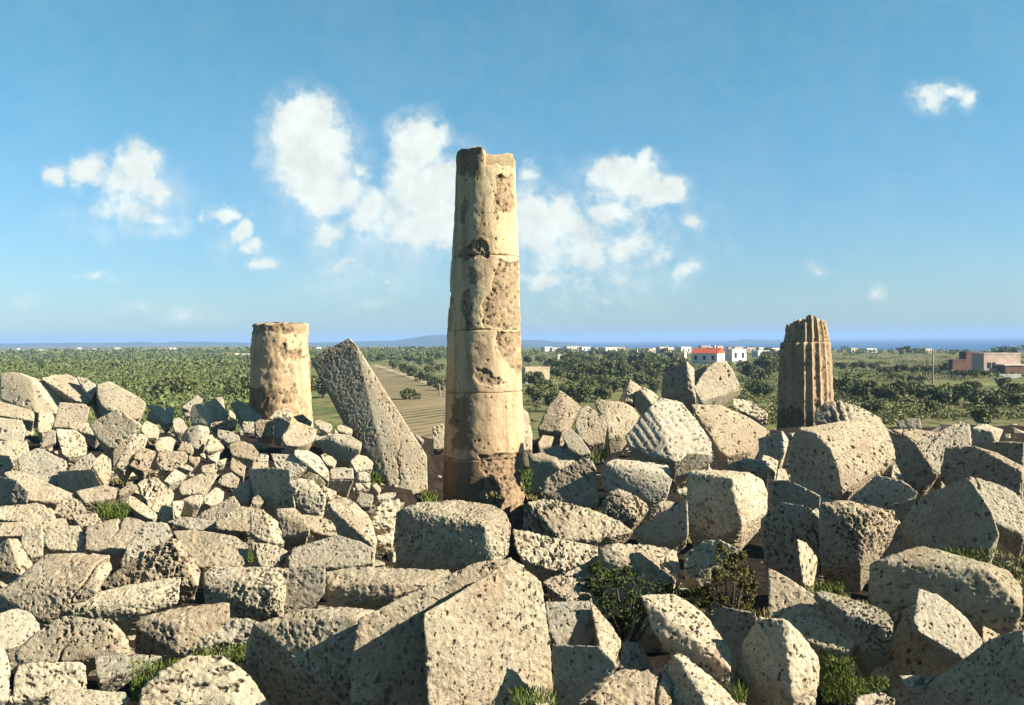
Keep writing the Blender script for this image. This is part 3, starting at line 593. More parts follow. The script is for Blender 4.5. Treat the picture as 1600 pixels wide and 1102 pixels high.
X|b|dark shaded block in the deep gap beside the thin brown upright stone|1188,812 1222,784 1262,790 1292,822 1300,880 1262,912 1196,896|*@-35/6|d=14.5,r=.8
X|b|dark shaded block hidden behind the dark green leafy shrub|884,905 930,868 1000,862 1056,905 1040,985 940,1012 900,962|*@-34/8|d=13,r=.8
X|b|dark block in the gap behind the boulder with the pitted end|1092,975 1130,948 1180,956 1200,1000 1190,1062 1140,1085 1098,1030|*@-36/6|d=11,r=.7
X|b|large dark block under the smooth slab in the shaded corner|1325,985 1440,940 1490,1050 1410,1104 1318,1085|*@-36/0|d=10.5
X|b|dark shaded block behind the squared block with the grassy rim|1385,790 1470,770 1500,840 1440,880 1380,865|*@-34/4|d=17
"""
IDX = '0123456789abcdefghijklmnopqrstuvwxyz'
def facing(az, el):
    az, el = R(az), R(el)
    return np.array([math.cos(el) * math.sin(az), -math.cos(el) * math.cos(az), math.sin(el)])
def solve_hull(px, faces, d, size_px, dmax=None):
    """Depths of traced corners from the way each face looks: every face is planar with its own direction."""
    n = len(px); rays = np.array([ray(x, y) for x, y in px])
    rows, rhs = [], []
    nf = len(faces)
    low = int(np.argmax([p[1] for p in px]))
    for fi, (ids, az, el) in enumerate(faces):
        nv = facing(az, el)
        for i in ids:
            r_ = np.zeros(n + nf); r_[i] = nv @ rays[i]; r_[n + fi] = -1.0
            rows.append(r_); rhs.append(0)
    r_ = np.zeros(n + nf); r_[low] = 3; rows.append(r_); rhs.append(3 * d)
    for i in range(n):
        r_ = np.zeros(n + nf); r_[i] = 0.012; rows.append(r_); rhs.append(0.012 * d)
    sol = np.linalg.lstsq(np.array(rows), np.array(rhs), rcond=None)[0]
    t = sol[:n]
    s = size_px * d / FPX
    t = np.clip(t, d - 0.45 * s, d + 1.15 * s)
    return rays, t
def hull_bm(bm, pts):
    tmp = bmesh.new()
    for p in pts: tmp.verts.new(p)
    res = bmesh.ops.convex_hull(tmp, input=tmp.verts)
    junk = [g for g in res['geom_interior'] + res['geom_unused'] if isinstance(g, bmesh.types.BMVert)]
    bmesh.ops.delete(tmp, geom=list(set(junk)), context='VERTS')
    bmesh.ops.recalc_face_normals(tmp, faces=tmp.faces)
    off = {}
    for v in tmp.verts: off[v] = bm.verts.new(v.co)
    for f in tmp.faces: bm.faces.new([off[v] for v in f.verts])
    tmp.free()
def build_stones():
    pend = []
    for line in STONES.strip().splitlines():
        tile, kind, label, pts, fcs, opt = (line.split('|') + [''])[:6]
        ox, oy, sc = TILES[tile]
        o_ = dict(p.split('=') for p in opt.split(',') if '=' in p)
        allp = [(ox + float(x) / sc, oy + float(y) / sc) for grp in pts.split('&') for x, y in (q.split(',') for q in grp.split())]
        ylow = max(p[1] for p in allp); xm = np.mean([p[0] for p in allp])
        if 'd' in o_: d = float(o_['d'])
        else:
            r_ = ray(xm, min(ylow, 1104)); d = min(-3.2 / r_[2] if r_[2] < -0.02 else 99, 41.0)
        bm = bmesh.new()
        vx = None
        for gi, (grp, fg) in enumerate(zip(pts.split('&'), fcs.split('&'))):
            px = [(ox + float(x) / sc, oy + float(y) / sc) for x, y in (q.split(',') for q in grp.split())]
            faces = []; ids = []
            for tok in fg.split():
                body = tok
                if '@' in tok:
                    head, ang = tok.split('@'); az, el = map(float, ang.split('/'))
                    ids += list(range(len(px))) if head == '*' else [IDX.index(c) for c in head]
                    faces.append((ids, az, el)); ids = []
                else: ids += [IDX.index(c) for c in tok]
            w = max(p[0] for p in px) - min(p[0] for p in px); h = max(p[1] for p in px) - min(p[1] for p in px)
            dd = d + (float(o_.get('o2', 0)) if gi == 1 else 0)
            rays, t = solve_hull(px, faces, dd, max(w, h))
            c = np.mean(px, 0)
            th = float(o_.get('th', 0.55)) * min(w, h, 220) * d / FPX
            tb = max(t.max() + 0.12 * th, t.min() + th)
            P = [CAMP + r * q for r, q in zip(rays, t)]
            for (x, y) in px:
                # hidden back of the stone, a little smaller than its outline and sunk lower
                P.append(at(c[0] + (x - c[0]) * 0.82, c[1] + (y - c[1]) * 0.82, tb))
            hm = h * d / FPX; b_ = max(tb - float(np.min(t)), 0.1)
            for k, (x, y) in enumerate(px):     # undercut body that beds the stone in the heap
                if y < c[1] + 0.12 * h: continue
                q = at(c[0] + (x - c[0]) * 0.86, y, t[k] + 0.62 * b_)
                q[2] -= min(0.75 * b_, 0.7, 0.25 + 0.5 * hm) * (y - c[1]) / max(max(p_[1] for p_ in px) - c[1], 1)
                P.append(q)
            hull_bm(bm, P)
        vx = float(o_.get('v', 0)) or min(max(d / FPX * 1.35, 0.012), 0.05)
        me = bpy.data.meshes.new('stone'); bm.to_mesh(me); bm.free()
        co = np.empty(len(me.vertices) * 3); me.vertices.foreach_get('co', co); co = co.reshape(-1, 3)
        org = np.array([co[:, 0].mean(), co[:, 1].mean(), co[:, 2].min()])
        me.vertices.foreach_set('co', (co - org).ravel())
        nm, cat = KINDS[kind]
        o = obj(nm, me, loc=org)
        tag(o, label, cat, kind='thing')
        o['wear'] = float(o_.get('r', 0.35)); o['moss'] = float(o_.get('m', 0.0))
        o['tone'] = float(o_.get('t', (len(pend) * 0.618034) % 1))
        md = o.modifiers.new('remesh', 'REMESH'); md.mode = 'VOXEL'; md.voxel_size = vx
        pend.append((o, org, o_, vx, d))
    dg = bpy.context.evaluated_depsgraph_get(); dg.update()
    for k, (o, org, o_, vx, d) in enumerate(pend):
        me = bpy.data.meshes.new_from_object(o.evaluated_get(dg))
        o.modifiers.clear(); old = o.data; o.data = me; bpy.data.meshes.remove(old)
        me.name = o.name
        weather(o, org, o_, vx, k, d)
    return [p[0] for p in pend]
def weather(o, org, o_, vx, seed, d):
    me = o.data; nv = len(me.vertices)
    if nv == 0: return
    co = np.empty(nv * 3); me.vertices.foreach_get('co', co); co = co.reshape(-1, 3)
    no = np.empty(nv * 3); me.vertices.foreach_get('normal', no); no = no.reshape(-1, 3)
    dims = co.max(0) - co.min(0); size = float(np.median(dims))
    sh = np.array([seed * 3.7, seed * 7.1, seed * 1.3])
    p = co + sh
    hsh = (seed * 0.618034) % 1; hs2 = (seed * 0.754877) % 1
    wear = o['wear'] * (0.45 + 0.8 * hs2)
    # convex edges, widened over a few cells: these chip and crumble first
    ne = len(me.edges); ev = np.empty(ne * 2, np.int32); me.edges.foreach_get('vertices', ev); ev = ev.reshape(-1, 2)
    deg = np.maximum(np.bincount(ev.ravel(), minlength=nv), 1)
    def smooth(q): return (np.bincount(ev[:, 0], q[ev[:, 1]], nv) + np.bincount(ev[:, 1], q[ev[:, 0]], nv)) / deg
    cur = np.zeros(nv)
    for k in range(3): cur += (co[:, k] - smooth(co[:, k])) * no[:, k]
    cur = np.clip(cur / vx, 0, 1)
    for k in range(3): cur = 0.5 * cur + 0.5 * smooth(cur)
    cur = np.clip(cur * 7, 0, 1.0)
    disp = 0.016 * min(size, 1.2) * fbm(p, 1.3 / max(size, 0.4), 3)
    disp -= cur * np.clip(0.1 + 1.5 * fbm(p + 7, 2.6, 3), 0, 1.2) * (0.006 + 0.034 * wear) * min(size, 1.0)
    ps_ = p * np.array([1.0, 1.0, 1.5])
    rid = 1 - np.abs(perlin(p * 5.2 + 3)) * 2
    rid2 = 1 - np.abs(perlin(p * 11.0 + 9)) * 2
    patch = sstep(fbm(p + 50, 1.0, 2), -0.35, 0.25)
    rid3 = 1 - np.abs(perlin(ps_ * 19.0 + 4)) * 2
    disp += (0.004 + 0.044 * wear * patch) * (0.45 * rid + 0.35 * rid2 + (0.3 if d < 20 else 0.1) * rid3 - 0.4)
    ax = np.random.RandomState(seed).normal(size=3); ax /= np.linalg.norm(ax)
    ps = p - np.outer(p @ ax, ax) * 0.5          # pits run along the bedding of each stone
    pf = min(max(240 / d, 8.0), 22.0) * (0.7 + 1.0 * hsh)
    pitn = fbm(ps, pf, 3, 0.65) + 0.25 * perlin(p * pf * 2.7)
    clus = sstep(fbm(p, 1.1, 2), -0.2, 0.45)
    thr = 0.66 - (0.04 + 0.42 * wear) * clus
    pit = sstep(pitn, thr, thr + 0.22)
    disp -= pit * (0.025 + 0.05 * wear) * (8.5 / pf)
    if seed % 2:                                  # a fissure
        cr = np.abs(p @ np.cross(ax, (0.3, 0.5, 0.8)) - (sh @ np.cross(ax, (0.3, 0.5, 0.8))) - 0.35 * size + 0.12 * fbm(p, 1.6, 4))
        cr = 1 - sstep(cr, 0.004, 0.02 + 0.006 * size)
        cr *= sstep(fbm(p + 77, 0.9, 2), -0.1, 0.2)
        disp -= cr * 0.035; pit = np.maximum(pit, cr * 0.8)
    disp += 0.006 * fbm(p, 20, 2)
    if 'g' in o_:
        a, per, amp = map(float, o_['g'].split('/'))
        X, Y = project(co + org)
        s = (-np.sin(R(a)) * X + np.cos(R(a)) * Y) / (per / 4.0)
        gr = np.abs(np.sin(math.pi * s))
        disp += amp * (gr ** 0.6 - 1.0) * sstep(fbm(p, 1.3, 3), -0.25, 0.3)
    co = co + no * disp[:, None]
    me.vertices.foreach_set('co', co.astype(np.float32).ravel())
    vattr(me, 'pit', pit)
    me.polygons.foreach_set('use_smooth', np.ones(len(me.polygons), bool))
    me.materials.clear(); me.materials.append(M['stone'])
    me.update()
STONE_OBJS = build_stones()
# ------------------------------------------------------------------ standing columns
def column_material():
    m, n, b = new_mat('column_limestone', 0.92)
    pos = n.n('ShaderNodeTexCoord').outputs['Object']
    pit = n.n('ShaderNodeAttribute', attribute_name='pit').outputs['Fac']
    patch = n.n('ShaderNodeAttribute', attribute_name='patch').outputs['Fac']
    stain_shade = n.n('ShaderNodeAttribute', attribute_name='stain_shade').outputs['Fac']
    sep = n.n('ShaderNodeSeparateXYZ', inp={0: pos})
    streak = n.noise(n.vmath('MULTIPLY', pos, (1.6, 1.6, 0.16)), 1.5, 6, 0.65)
    band = n.noise(n.vmath('MULTIPLY', pos, (0.3, 0.3, 1.5)), 1.2, 4, 0.6)
    fine = n.noise(pos, 11, 7, 0.7)
    warm = n.mix(n.ramp(sep.outputs[2], 4.5, 9.0), (0.45, 0.315, 0.19), (0.46, 0.36, 0.215))
    col = n.mix(n.ramp(streak, 0.42, 0.68), warm, (0.27, 0.18, 0.095))
    col = n.mix(n.math('MULTIPLY', n.ramp(band, 0.5, 0.72), 0.45), col, (0.42, 0.34, 0.21))
    fv = n.ramp(fine, 0.3, 0.7, 0.78, 1.12)
    col = n.mix(1.0, col, n.n('ShaderNodeCombineColor', inp={0: fv, 1: fv, 2: fv}).outputs[0], 'MULTIPLY')
    rough = n.mix(n.ramp(n.noise(pos, 5, 6, 0.7), 0.4, 0.62), (0.27, 0.185, 0.11), (0.17, 0.115, 0.07))
    col = n.mix(n.math('MULTIPLY', patch, 0.75), col, rough)
    col = n.mix(n.math('MULTIPLY', stain_shade, 0.6), col, (0.075, 0.045, 0.026))
    spk = n.ramp(n.noise(pos, 9, 6, 0.72), 0.62, 0.69)
    col = n.mix(n.math('MAXIMUM', n.math('MULTIPLY', spk, 0.5), n.math('MULTIPLY', pit, 0.85)), col, (0.09, 0.06, 0.04))
    n.link(col, b.inputs['Base Color'])
    h = n.math('ADD', fine, n.math('MULTIPLY', n.noise(pos, 32, 5, 0.7), 0.5))
    bp = n.n('ShaderNodeBump', inp={'Height': h, 'Strength': n.math('MULTIPLY_ADD', patch, 0.5, 0.3), 'Distance': 0.06})
    n.link(bp.outputs[0], b.inputs['Normal'])
    return m
M['column'] = column_material()
def in_poly(x, y, poly):
    inside = np.zeros(len(x), bool); n = len(poly)
    for i in range(n):
        x1, y1 = poly[i]; x2, y2 = poly[(i + 1) % n]
        c = ((y1 > y) != (y2 > y)) & (x < (x2 - x1) * (y - y1) / (y2 - y1 + 1e-9) + x1)
        inside ^= c
    return inside
def column(name, label, prof, d, splits, patches=(), stain_shade_polys=(), flutes=0, top=None, na=220, dz=0.05, rough=0.02, pits=0.3, seed=0, amount=1.0):
    """prof: (y, x left, x right) of the silhouette; splits: y of the drum joints, foot first."""
    py = [p[0] for p in prof][::-1]
    def cx(y): return np.interp(y, py[::-1], [(p[1] + p[2]) / 2 for p in prof])
    def rad(y): return np.interp(y, py[::-1], [(p[2] - p[1]) / 2 for p in prof]) * d / FPX
    foot = at(cx(splits[0]), splits[0], d)
    root = obj(name, None, loc=foot); tag(root, label, 'column', kind='thing')
    ang = np.linspace(0, 2 * math.pi, na, endpoint=False)
    for k in range(len(splits) - 1):
        y0, y1 = splits[k], splits[k + 1]
        z0, z1 = at(cx(y0), y0, d)[2], at(cx(y1), y1, d)[2]
        last = k == len(splits) - 2
        nz = max(6, int((z1 - z0) / dz))
        V = []; EN = []; T = []
        ys = np.linspace(y0, y1, nz + 1)
        caps = [0.0, .25, .5, .75, .93] if True else []
        rings = [(y0, f, 0) for f in caps] + [(y, 1.0, 1) for y in ys] + [(y1, f, 2) for f in caps[::-1]]
        for (y, f, w) in rings:
            c = at(cx(y), y, d); r = rad(y) * f
            zz = np.full(na, c[2])
            if last and top is not None:
                tt = (c[2] - z0) / (z1 - z0)
                zz = z0 + (zz - z0) * 1.0 + top(ang) * sstep(np.full(na, tt), 0.55, 1.0)
            V.append(np.stack([c[0] + r * np.sin(ang), c[1] - r * np.cos(ang), zz], 1))
            EN.append(np.full(na, f)); T.append(np.full(na, 0 if w != 1 else 1))
        V = np.concatenate(V); nr = len(rings)
        A = np.tile(ang, nr); side = np.concatenate(T) == 1; fr = np.concatenate(EN)
        N = np.stack([np.sin(A), -np.cos(A), 0 * A], 1)
        px, pyy = project(V)
        facing_cam = (N @ (np.array([0, -1.0, 0]))) > -0.05
        wob = fbm(V + seed, 2.2, 3)
        pxw = px + 5.5 * wob; pyw = pyy + 5.5 * fbm(V + 31 + seed, 2.2, 3)
        patch = np.zeros(len(V))
        for poly in patches: patch = np.maximum(patch, in_poly(pxw, pyw, poly) & facing_cam)
        back = sstep(fbm(V * np.array([1, 1, .6]) + 90 + seed, 0.75, 3), 0.12, 0.2)
        patch = np.where(facing_cam, patch, back)
        patch = patch * (0.78 + 0.22 * sstep(fbm(V + 12 + seed, 1.4, 3), -0.3, 0.2))
        patch = patch * amount
        stain_shade = np.zeros(len(V))
        for poly in stain_shade_polys:
            xs = [p[0] for p in poly]; yy = [p[1] for p in poly]
            stain_shade = np.maximum(stain_shade, in_poly(px + 9 * wob, pyy + 9 * wob, poly) & facing_cam)
        pitn = fbm(V + 5 + seed, 5.5, 3, 0.65)
        thr = 0.80 - 0.46 * patch - pits * sstep(fbm(V + 60 + seed, 0.8, 2), 0.0, 0.4)
        pit = sstep(pitn, thr, thr + 0.15)
        disp = rough * fbm(V + seed, 2.0, 4) - patch * (0.055 + 0.05 * np.abs(fbm(V, 3.5, 3))) - pit * 0.05
        if flutes:
            a = A * flutes / 2 + 0.4
            disp = disp - 0.115 * np.abs(np.sin(a)) - 0.03 * np.abs(fbm(V, 1.6, 3))
        zl = V[:, 2]
        edge = np.minimum(zl - z0, z1 - zl + (0 if not last else 0.4)) + 0.02 * fbm(V, 6, 2)
        joint = np.where(side, 1 - sstep(edge, 0.0, 0.05), 0)
        disp = disp - joint * (0.012 + 0.05 * sstep(fbm(V + 44, 1.5, 2), 0.1, 0.5))
        disp = np.where(fr > 0.9, disp, 0)
        V = V + N * disp[:, None]
        capz = np.where(~side, 1.0, 0) * (1 if last else 0.2)
        V[:, 2] += capz * np.where(np.arange(len(V)) > len(V) / 2, 1, 0) * 0.10 * fbm(V * np.array([1, 1, 0.0]) + seed, 2.2, 4)
        V[:, 2] += np.where(np.arange(len(V)) < len(caps) * na, 0.004, 0)
        idx = np.arange(nr * na).reshape(nr, na); nx = np.roll(idx, -1, 1)
        F = np.stack([idx[:-1].ravel(), nx[:-1].ravel(), nx[1:].ravel(), idx[1:].ravel()], 1)
        me = mesh_from('column_drum', V - foot, F, M['column'])
        vattr(me, 'pit', np.maximum(pit, 0.3 * joint)); vattr(me, 'patch', patch); vattr(me, 'stain_shade', stain_shade)
        obj('column_drum', me, parent=root)
    return root
def wrap(a): return (a + math.pi) % (2 * math.pi) - math.pi
def tall_top(a):   # a = 0 faces the camera, + to the right
    a = wrap(a)
    h = 0.62 * (1 - sstep(a, -0.12, 0.02)) * sstep(a, -2.3, -1.6)
    h += 0.62 * np.exp(-((a - 1.75) / 0.22) ** 2) + 0.35 * sstep(np.abs(a), 2.0, 2.5)
    return h + 0.10 * np.array([mnoise.noise(Vector((math.cos(x) * 3, math.sin(x) * 3, 0))) for x in a])
tall = column('standing_column', 'tall stuccoed column of stacked drums with flaking patches, rising high above the rubble',
    [(238, 714, 804), (300, 712, 806), (400, 706, 811), (510, 699, 813), (600, 697, 816), (700, 694, 819), (800, 692, 821), (900, 690, 823)], 35.0,
    [875, 712, 611, 516, 403, 266],
    patches=[[(773, 277), (803, 274), (800, 334), (771, 333)], [(721, 306), (730, 310), (728, 348), (718, 348)],
        [(714, 392), (754, 372), (762, 380), (765, 402), (724, 405)], [(784, 406), (813, 410), (816, 515), (753, 514), (753, 473), (768, 459), (773, 421)],
        [(720, 457), (732, 454), (737, 511), (727, 514), (720, 487)], [(746, 711), (822, 707), (823, 850), (770, 850), (757, 741)],
        [(739, 574), (757, 577), (782, 593), (776, 602), (745, 599)], [(776, 520), (815, 520), (814, 590), (788, 565), (776, 546)], [(699, 440), (708, 470), (706, 514), (698, 514)]],
    stain_shade_polys=[[(690, 720), (757, 716), (750, 860), (690, 860)], [(714, 230), (757, 230), (757, 262), (735, 272), (714, 274)], [(709, 622), (735, 622), (738, 700), (706, 706)], [(736, 420), (750, 425), (748, 440), (730, 440)]],  # first polygon, low on the left: brown stain with shade painted in
    top=tall_top, na=300, dz=0.035, pits=0.05)
def short_top(a):
    return 0.12 * np.array([mnoise.noise(Vector((math.cos(x) * 2.5, math.sin(x) * 2.5, 4))) + 0.6 * mnoise.noise(Vector((math.cos(x) * 8, math.sin(x) * 8, 2))) for x in wrap(a)])
column('column_stump', 'short smooth broken column stump on the rubble skyline, lit on one side',
    [(507, 395, 480), (560, 393, 483), (645, 391, 487), (760, 389, 490)], 47.0, [745, 507],
    patches=[[(390, 500), (484, 500), (484, 520), (455, 524), (425, 518), (392, 522)], [(425, 540), (472, 545), (476, 562), (445, 564)], [(440, 615), (462, 600), (466, 618), (440, 632)]],
    stain_shade_polys=[[(380, 600), (430, 612), (425, 660), (380, 660)]], top=short_top, na=180, dz=0.06, rough=0.05, pits=0.45, seed=11)
def fluted_top(a):
    a = wrap(a)
    return 0.25 * np.exp(-((a - 0.1) / 0.3) ** 2) - 0.25 * sstep(np.abs(a), 0.7, 1.5) + 0.1 * np.array([mnoise.noise(Vector((math.cos(x) * 5, math.sin(x) * 5, 9))) for x in a])
column('fluted_column_stump', 'fluted broken column stump with deep vertical grooves on the rubble',
    [(500, 1229, 1290), (520, 1227, 1294), (533, 1224, 1296), (536, 1219, 1297), (560, 1218, 1299), (650, 1215, 1303), (740, 1213, 1306)], 52.0, [735, 534, 501],
    flutes=20, top=fluted_top, na=400, dz=0.07, rough=0.02, pits=0.25, seed=23, amount=0.55, patches=[[(1190, 480), (1330, 480), (1330, 760), (1190, 760)]],
    stain_shade_polys=[[(1210, 636), (1300, 645), (1300, 680), (1210, 680)]])

# ------------------------------------------------------------------ foliage
def leaf_cloud(rng, centres, radii, n, size, flat=0.75):
    """n small leaf quads spread through ellipsoid clumps; returns vertices and quads."""
    k = rng.randint(0, len(centres), n)
    v = rng.normal(size=(n, 3)); v /= np.linalg.norm(v, axis=1)[:, None]
    rr = rng.uniform(0.35, 1.0, n) ** 0.6
    c = np.asarray(centres)[k] + v * rr[:, None] * np.asarray(radii)[k]
    t = rng.normal(size=(n, 3)); t /= np.linalg.norm(t, axis=1)[:, None]
    b = np.cross(t, rng.normal(size=(n, 3))); b /= np.linalg.norm(b, axis=1)[:, None] + 1e-9
    s = size * rng.uniform(0.6, 1.35, n)[:, None]
    V = np.stack([c - t * s, c + b * s * 0.45, c + t * s, c - b * s * 0.45], 1).reshape(-1, 3)
    return V, np.arange(4 * n).reshape(n, 4)
def tube(path, radii, seg=7):
    V, F = [], []
    for i, (p, r) in enumerate(zip(path, radii)):
        p = Vector(p); q = Vector(path[min(i + 1, len(path) - 1)]) - Vector(path[max(i - 1, 0)])
        qt = q.to_track_quat('Z', 'Y')
        for s in range(seg):
            V.append(tuple(p + qt @ Vector((r * math.cos(2 * math.pi * s / seg), r * math.sin(2 * math.pi * s / seg), 0))))
    for i in range(len(path) - 1):
        for s in range(seg):
            F.append((i * seg + s, i * seg + (s + 1) % seg, (i + 1) * seg + (s + 1) % seg, (i + 1) * seg + s))
    F.append(tuple(range((len(path) - 1) * seg, len(path) * seg)))
    return V, F
def merge(parts):
    V, F = [], []
    for v, f in parts:
        o = len(V); V += list(v); F += [tuple(i + o for i in q) for q in f]
    return V, F
TREE_PROTO = []
def tree_protos():
    for k in range(6):
        rng = np.random.RandomState(100 + k)
        cs, rs = [], []
        for j in range(9 + k % 3):
            a = rng.uniform(0, 2 * math.pi); q = rng.uniform(0.1, 0.72)
            cs.append((q * math.cos(a), q * math.sin(a), rng.uniform(0.32, 1.05))); rs.append(rng.uniform(0.24, 0.46) * np.array([1, 1, 0.8]))
        cs.append((0, 0, 0.75)); rs.append(np.array([.55, .55, .5]))
        V, F = leaf_cloud(rng, cs, rs, 1300, 0.10)
        crown = mesh_from('crown', V, F, M['olive'], smooth=False)
        limbs = [tube([(0, 0, -0.25), (0.03, 0, 0.15), (0.0, 0.03, 0.42)], [0.11, 0.08, 0.065])]
        for j in range(4):
            c = cs[j]; limbs.append(tube([(0, 0.03, 0.38), (c[0] * .5, c[1] * .5, 0.4 + 0.3 * c[2]), (c[0] * .9, c[1] * .9, c[2])], [0.055, 0.035, 0.015], 5))
        TV, TF = merge(limbs)
        TREE_PROTO.append((crown, mesh_from('trunk', TV, TF, M['bark'])))
tree_protos()
TREE_N = [0]
def tree(px, py, r_px, label, group=None, name='olive_tree', parts=True, h=1.0):
    """py: foot of the tree on the plain, r_px: crown radius as seen."""
    p = on_z(px, py, 0.0); d = (p - CAMP) @ _f
    r = 1.6 * r_px * d / FPX
    k = TREE_N[0] = TREE_N[0] + 1
    root = bpy.data.objects.new(name, None); link(root)
    root.location = (p[0], p[1], 0); root.scale = (r, r, r * h); root.rotation_euler.z = k * 2.4
    tag(root, label, 'tree', group, 'thing')
    crown, trunk = TREE_PROTO[k % len(TREE_PROTO)]
    for nm, me in (('crown', crown), ('trunk', trunk)):
        o = bpy.data.objects.new(nm, me); link(o); o.parent = root
    return root
def zz(o, s, pts): return [(o[0] + x / s, o[1] + (y + r * 0.8) / s, r / s) for x, y, r in pts]
# bushes of the open field beyond the great drum
FIELD = zz((1180, 480), 3.81, [(520, 480, 55), (660, 500, 62), (770, 520, 58), (870, 490, 58), (1010, 520, 60), (1110, 545, 62), (1190, 530, 62), (1330, 545, 58), (1420, 560, 66), (1520, 500, 50),
    (700, 605, 45), (1350, 660, 55), (1060, 605, 42), (600, 460, 40), (1560, 560, 52), (960, 480, 40), (1280, 480, 40), (1480, 455, 34)])
for i, (x, y, r) in enumerate(FIELD):
    tree(x, y, r * 1.15, 'round olive bush in the green field beyond the great drum', 'olive bushes of the open field', h=0.85)
ROWF = zz((1180, 480), 3.81, [(510, 352, 24), (590, 350, 26), (635, 345, 30), (705, 355, 28), (760, 378, 26), (800, 380, 28), (850, 372, 28), (890, 365, 28), (945, 375, 30), (1000, 372, 28), (1060, 372, 28), (1110, 368, 26),
    (820, 415, 22), (870, 420, 22), (930, 425, 22), (990, 430, 22), (620, 412, 18), (540, 408, 18), (1160, 360, 30), (1200, 395, 24), (1250, 400, 24), (1310, 398, 30), (1360, 400, 26)])
for x, y, r in ROWF:
    tree(x, y, r, 'small dark tree in the tree line before the flat roofed farm buildings', 'trees lined up before the farm buildings', h=0.9)
for x, y, r in zz((1180, 480), 3.81, [(870, 258, 20), (905, 255, 22), (1480, 262, 22), (1530, 262, 24), (1165, 263, 12), (1440, 268, 14)]):
    tree(x, y + 1, r, 'dark tree standing against the sea at the edge of the plain', 'trees against the sea')
# olive grove between the tall column and the fluted stump
rng = np.random.RandomState(5)
GROVE = zz((800, 500), 4.0, [(110, 330, 40), (140, 375, 44), (205, 420, 52), (330, 440, 56), (430, 320, 50), (540, 330, 50), (620, 312, 46), (700, 330, 50), (800, 380, 50), (880, 350, 50), (250, 275, 36), (350, 262, 34),
    (480, 262, 34), (560, 400, 48), (640, 420, 44), (100, 250, 30), (180, 252, 28), (600, 245, 28), (860, 300, 40), (1480, 330, 46), (1550, 350, 46), (1500, 430, 52), (1450, 290, 34), (290, 340, 40), (380, 380, 46), (470, 420, 50),
    (700, 410, 46), (760, 300, 36), (1580, 450, 50), (140, 480, 60), (250, 520, 60), (420, 480, 60), (560, 470, 56), (900, 420, 50)])
for x, y, r in GROVE:
    tree(x, y, r, 'grey green olive tree in the grove between the tall column and the fluted stump', 'olive trees of the grove')
n_ = 0
while n_ < 95:
    x = rng.uniform(815, 1235); y = 551 + 40 * rng.uniform(0, 1) ** 1.6
    if 1062 < x < 1190 and y < 592: continue
    if 815 < x < 866 and y < 602: continue
    tree(x, y, (y - 532) * rng.uniform(0.15, 0.25) * (0.75 if y < 566 else 1) + 1.0, 'far olive tree in the grove below the white town', 'far olive trees'); n_ += 1
# tree row by the ploughed field seen between the leaning shaft and the tall column
for x, y, r in zz((360, 480), 3.556, [(795, 262, 22), (840, 285, 24), (905, 325, 28), (960, 345, 30), (1010, 365, 32), (1070, 390, 36), (1130, 415, 38), (1180, 440, 38), (990, 292, 22), (1050, 305, 24), (1110, 312, 24), (1165, 340, 26), (900, 275, 20), (1100, 350, 26), (960, 262, 18), (1060, 268, 18), (1150, 278, 20)]):
    tree(x, y, r, 'olive tree in the row beside the ploughed field', 'olive row by the ploughed field')
x, y, r = zz((360, 480), 3.556, [(995, 488, 44)])[0]
tree(x, y, r, 'lone dark bush standing in the ploughed field', name='field_bush', h=0.9)
for lab, q in (('dark bush behind the skyline rubble beside the short stump', (372, 632, 26)), ('bush seen between the short stump and the leaning shaft', (505, 622, 20)), ('low bush seen above the light oblong bar of stone', (275, 630, 24)),
        ('dark low bush alone at the far grassy rim', (1530, 664, 14))):
    tree(*q, lab, name='field_bush', h=0.9)

def grove_mass():
    """the wood to one side reads as one mass: one object"""
    rng = np.random.RandomState(3)
    Vs, Fs, n = [], [], 0
    for lo, hi, sp, nl, sz in ((75, 260, 5.6, 200, 0.26), (260, 700, 9.5, 90, 0.55), (700, 850, 17, 40, 1.0)):
        cell = sp
        for X in np.arange(-0.62 * hi, -0.02 * lo, cell):
            for Y in np.arange(lo * 0.8, hi, cell):
                x = X + rng.uniform(-.4, .4) * cell; y = Y + rng.uniform(-.4, .4) * cell
                if not (lo <= y < hi) or x < -0.60 * y - 4: continue
                px = 800 + 1500 * x / y
                if px > (410 if y < 330 else 700): continue
                if 560 < px: 
                    if y < 420: continue
                if mnoise.noise(Vector((x * .012, y * .012, 0))) < -0.28: continue
                r = rng.uniform(2.0, 3.6) * (1.0 if y < 700 else 1.4)
                cs = [(x + rng.uniform(-.6, .6) * r, y + rng.uniform(-.6, .6) * r, r * rng.uniform(.35, .65)) for _ in range(4)]
                v, f = leaf_cloud(rng, cs, [np.array([.7, .7, .45]) * r] * 4, nl, sz * r / 2.8)
                Vs.append(v); Fs.append(f + n); n += len(v)
    for lo, hi, sp, nl, sz in ((430, 620, 17, 60, 0.6),):  # and beyond the town
        for X in np.arange(0, 0.62 * hi, sp):
            for Y in np.arange(lo, hi, sp):
                x = X + rng.uniform(-.4, .4) * sp; y = Y + rng.uniform(-.4, .4) * sp
                if x * 0.9 + y * 0.43 > 515 or x > 0.6 * y: continue
                if mnoise.noise(Vector((x * .01, y * .01, 3))) < -0.1: continue
                r = rng.uniform(1.8, 3.2)
                cs = [(x + rng.uniform(-.6, .6) * r, y + rng.uniform(-.6, .6) * r, r * rng.uniform(.5, .8)) for _ in range(3)]
                v, f = leaf_cloud(rng, cs, [np.array([.62, .62, .5]) * r] * 3, nl, sz * r / 2.8)
                Vs.append(v); Fs.append(f + n); n += len(v)
    V = np.concatenate(Vs); F = np.concatenate(Fs)
    tag(obj('olive_grove', mesh_from('olive_grove', V, F, M['grove'], smooth=False)), 'wide green olive wood covering the plain behind the rubble', 'wood', kind='stuff')
grove_mass()

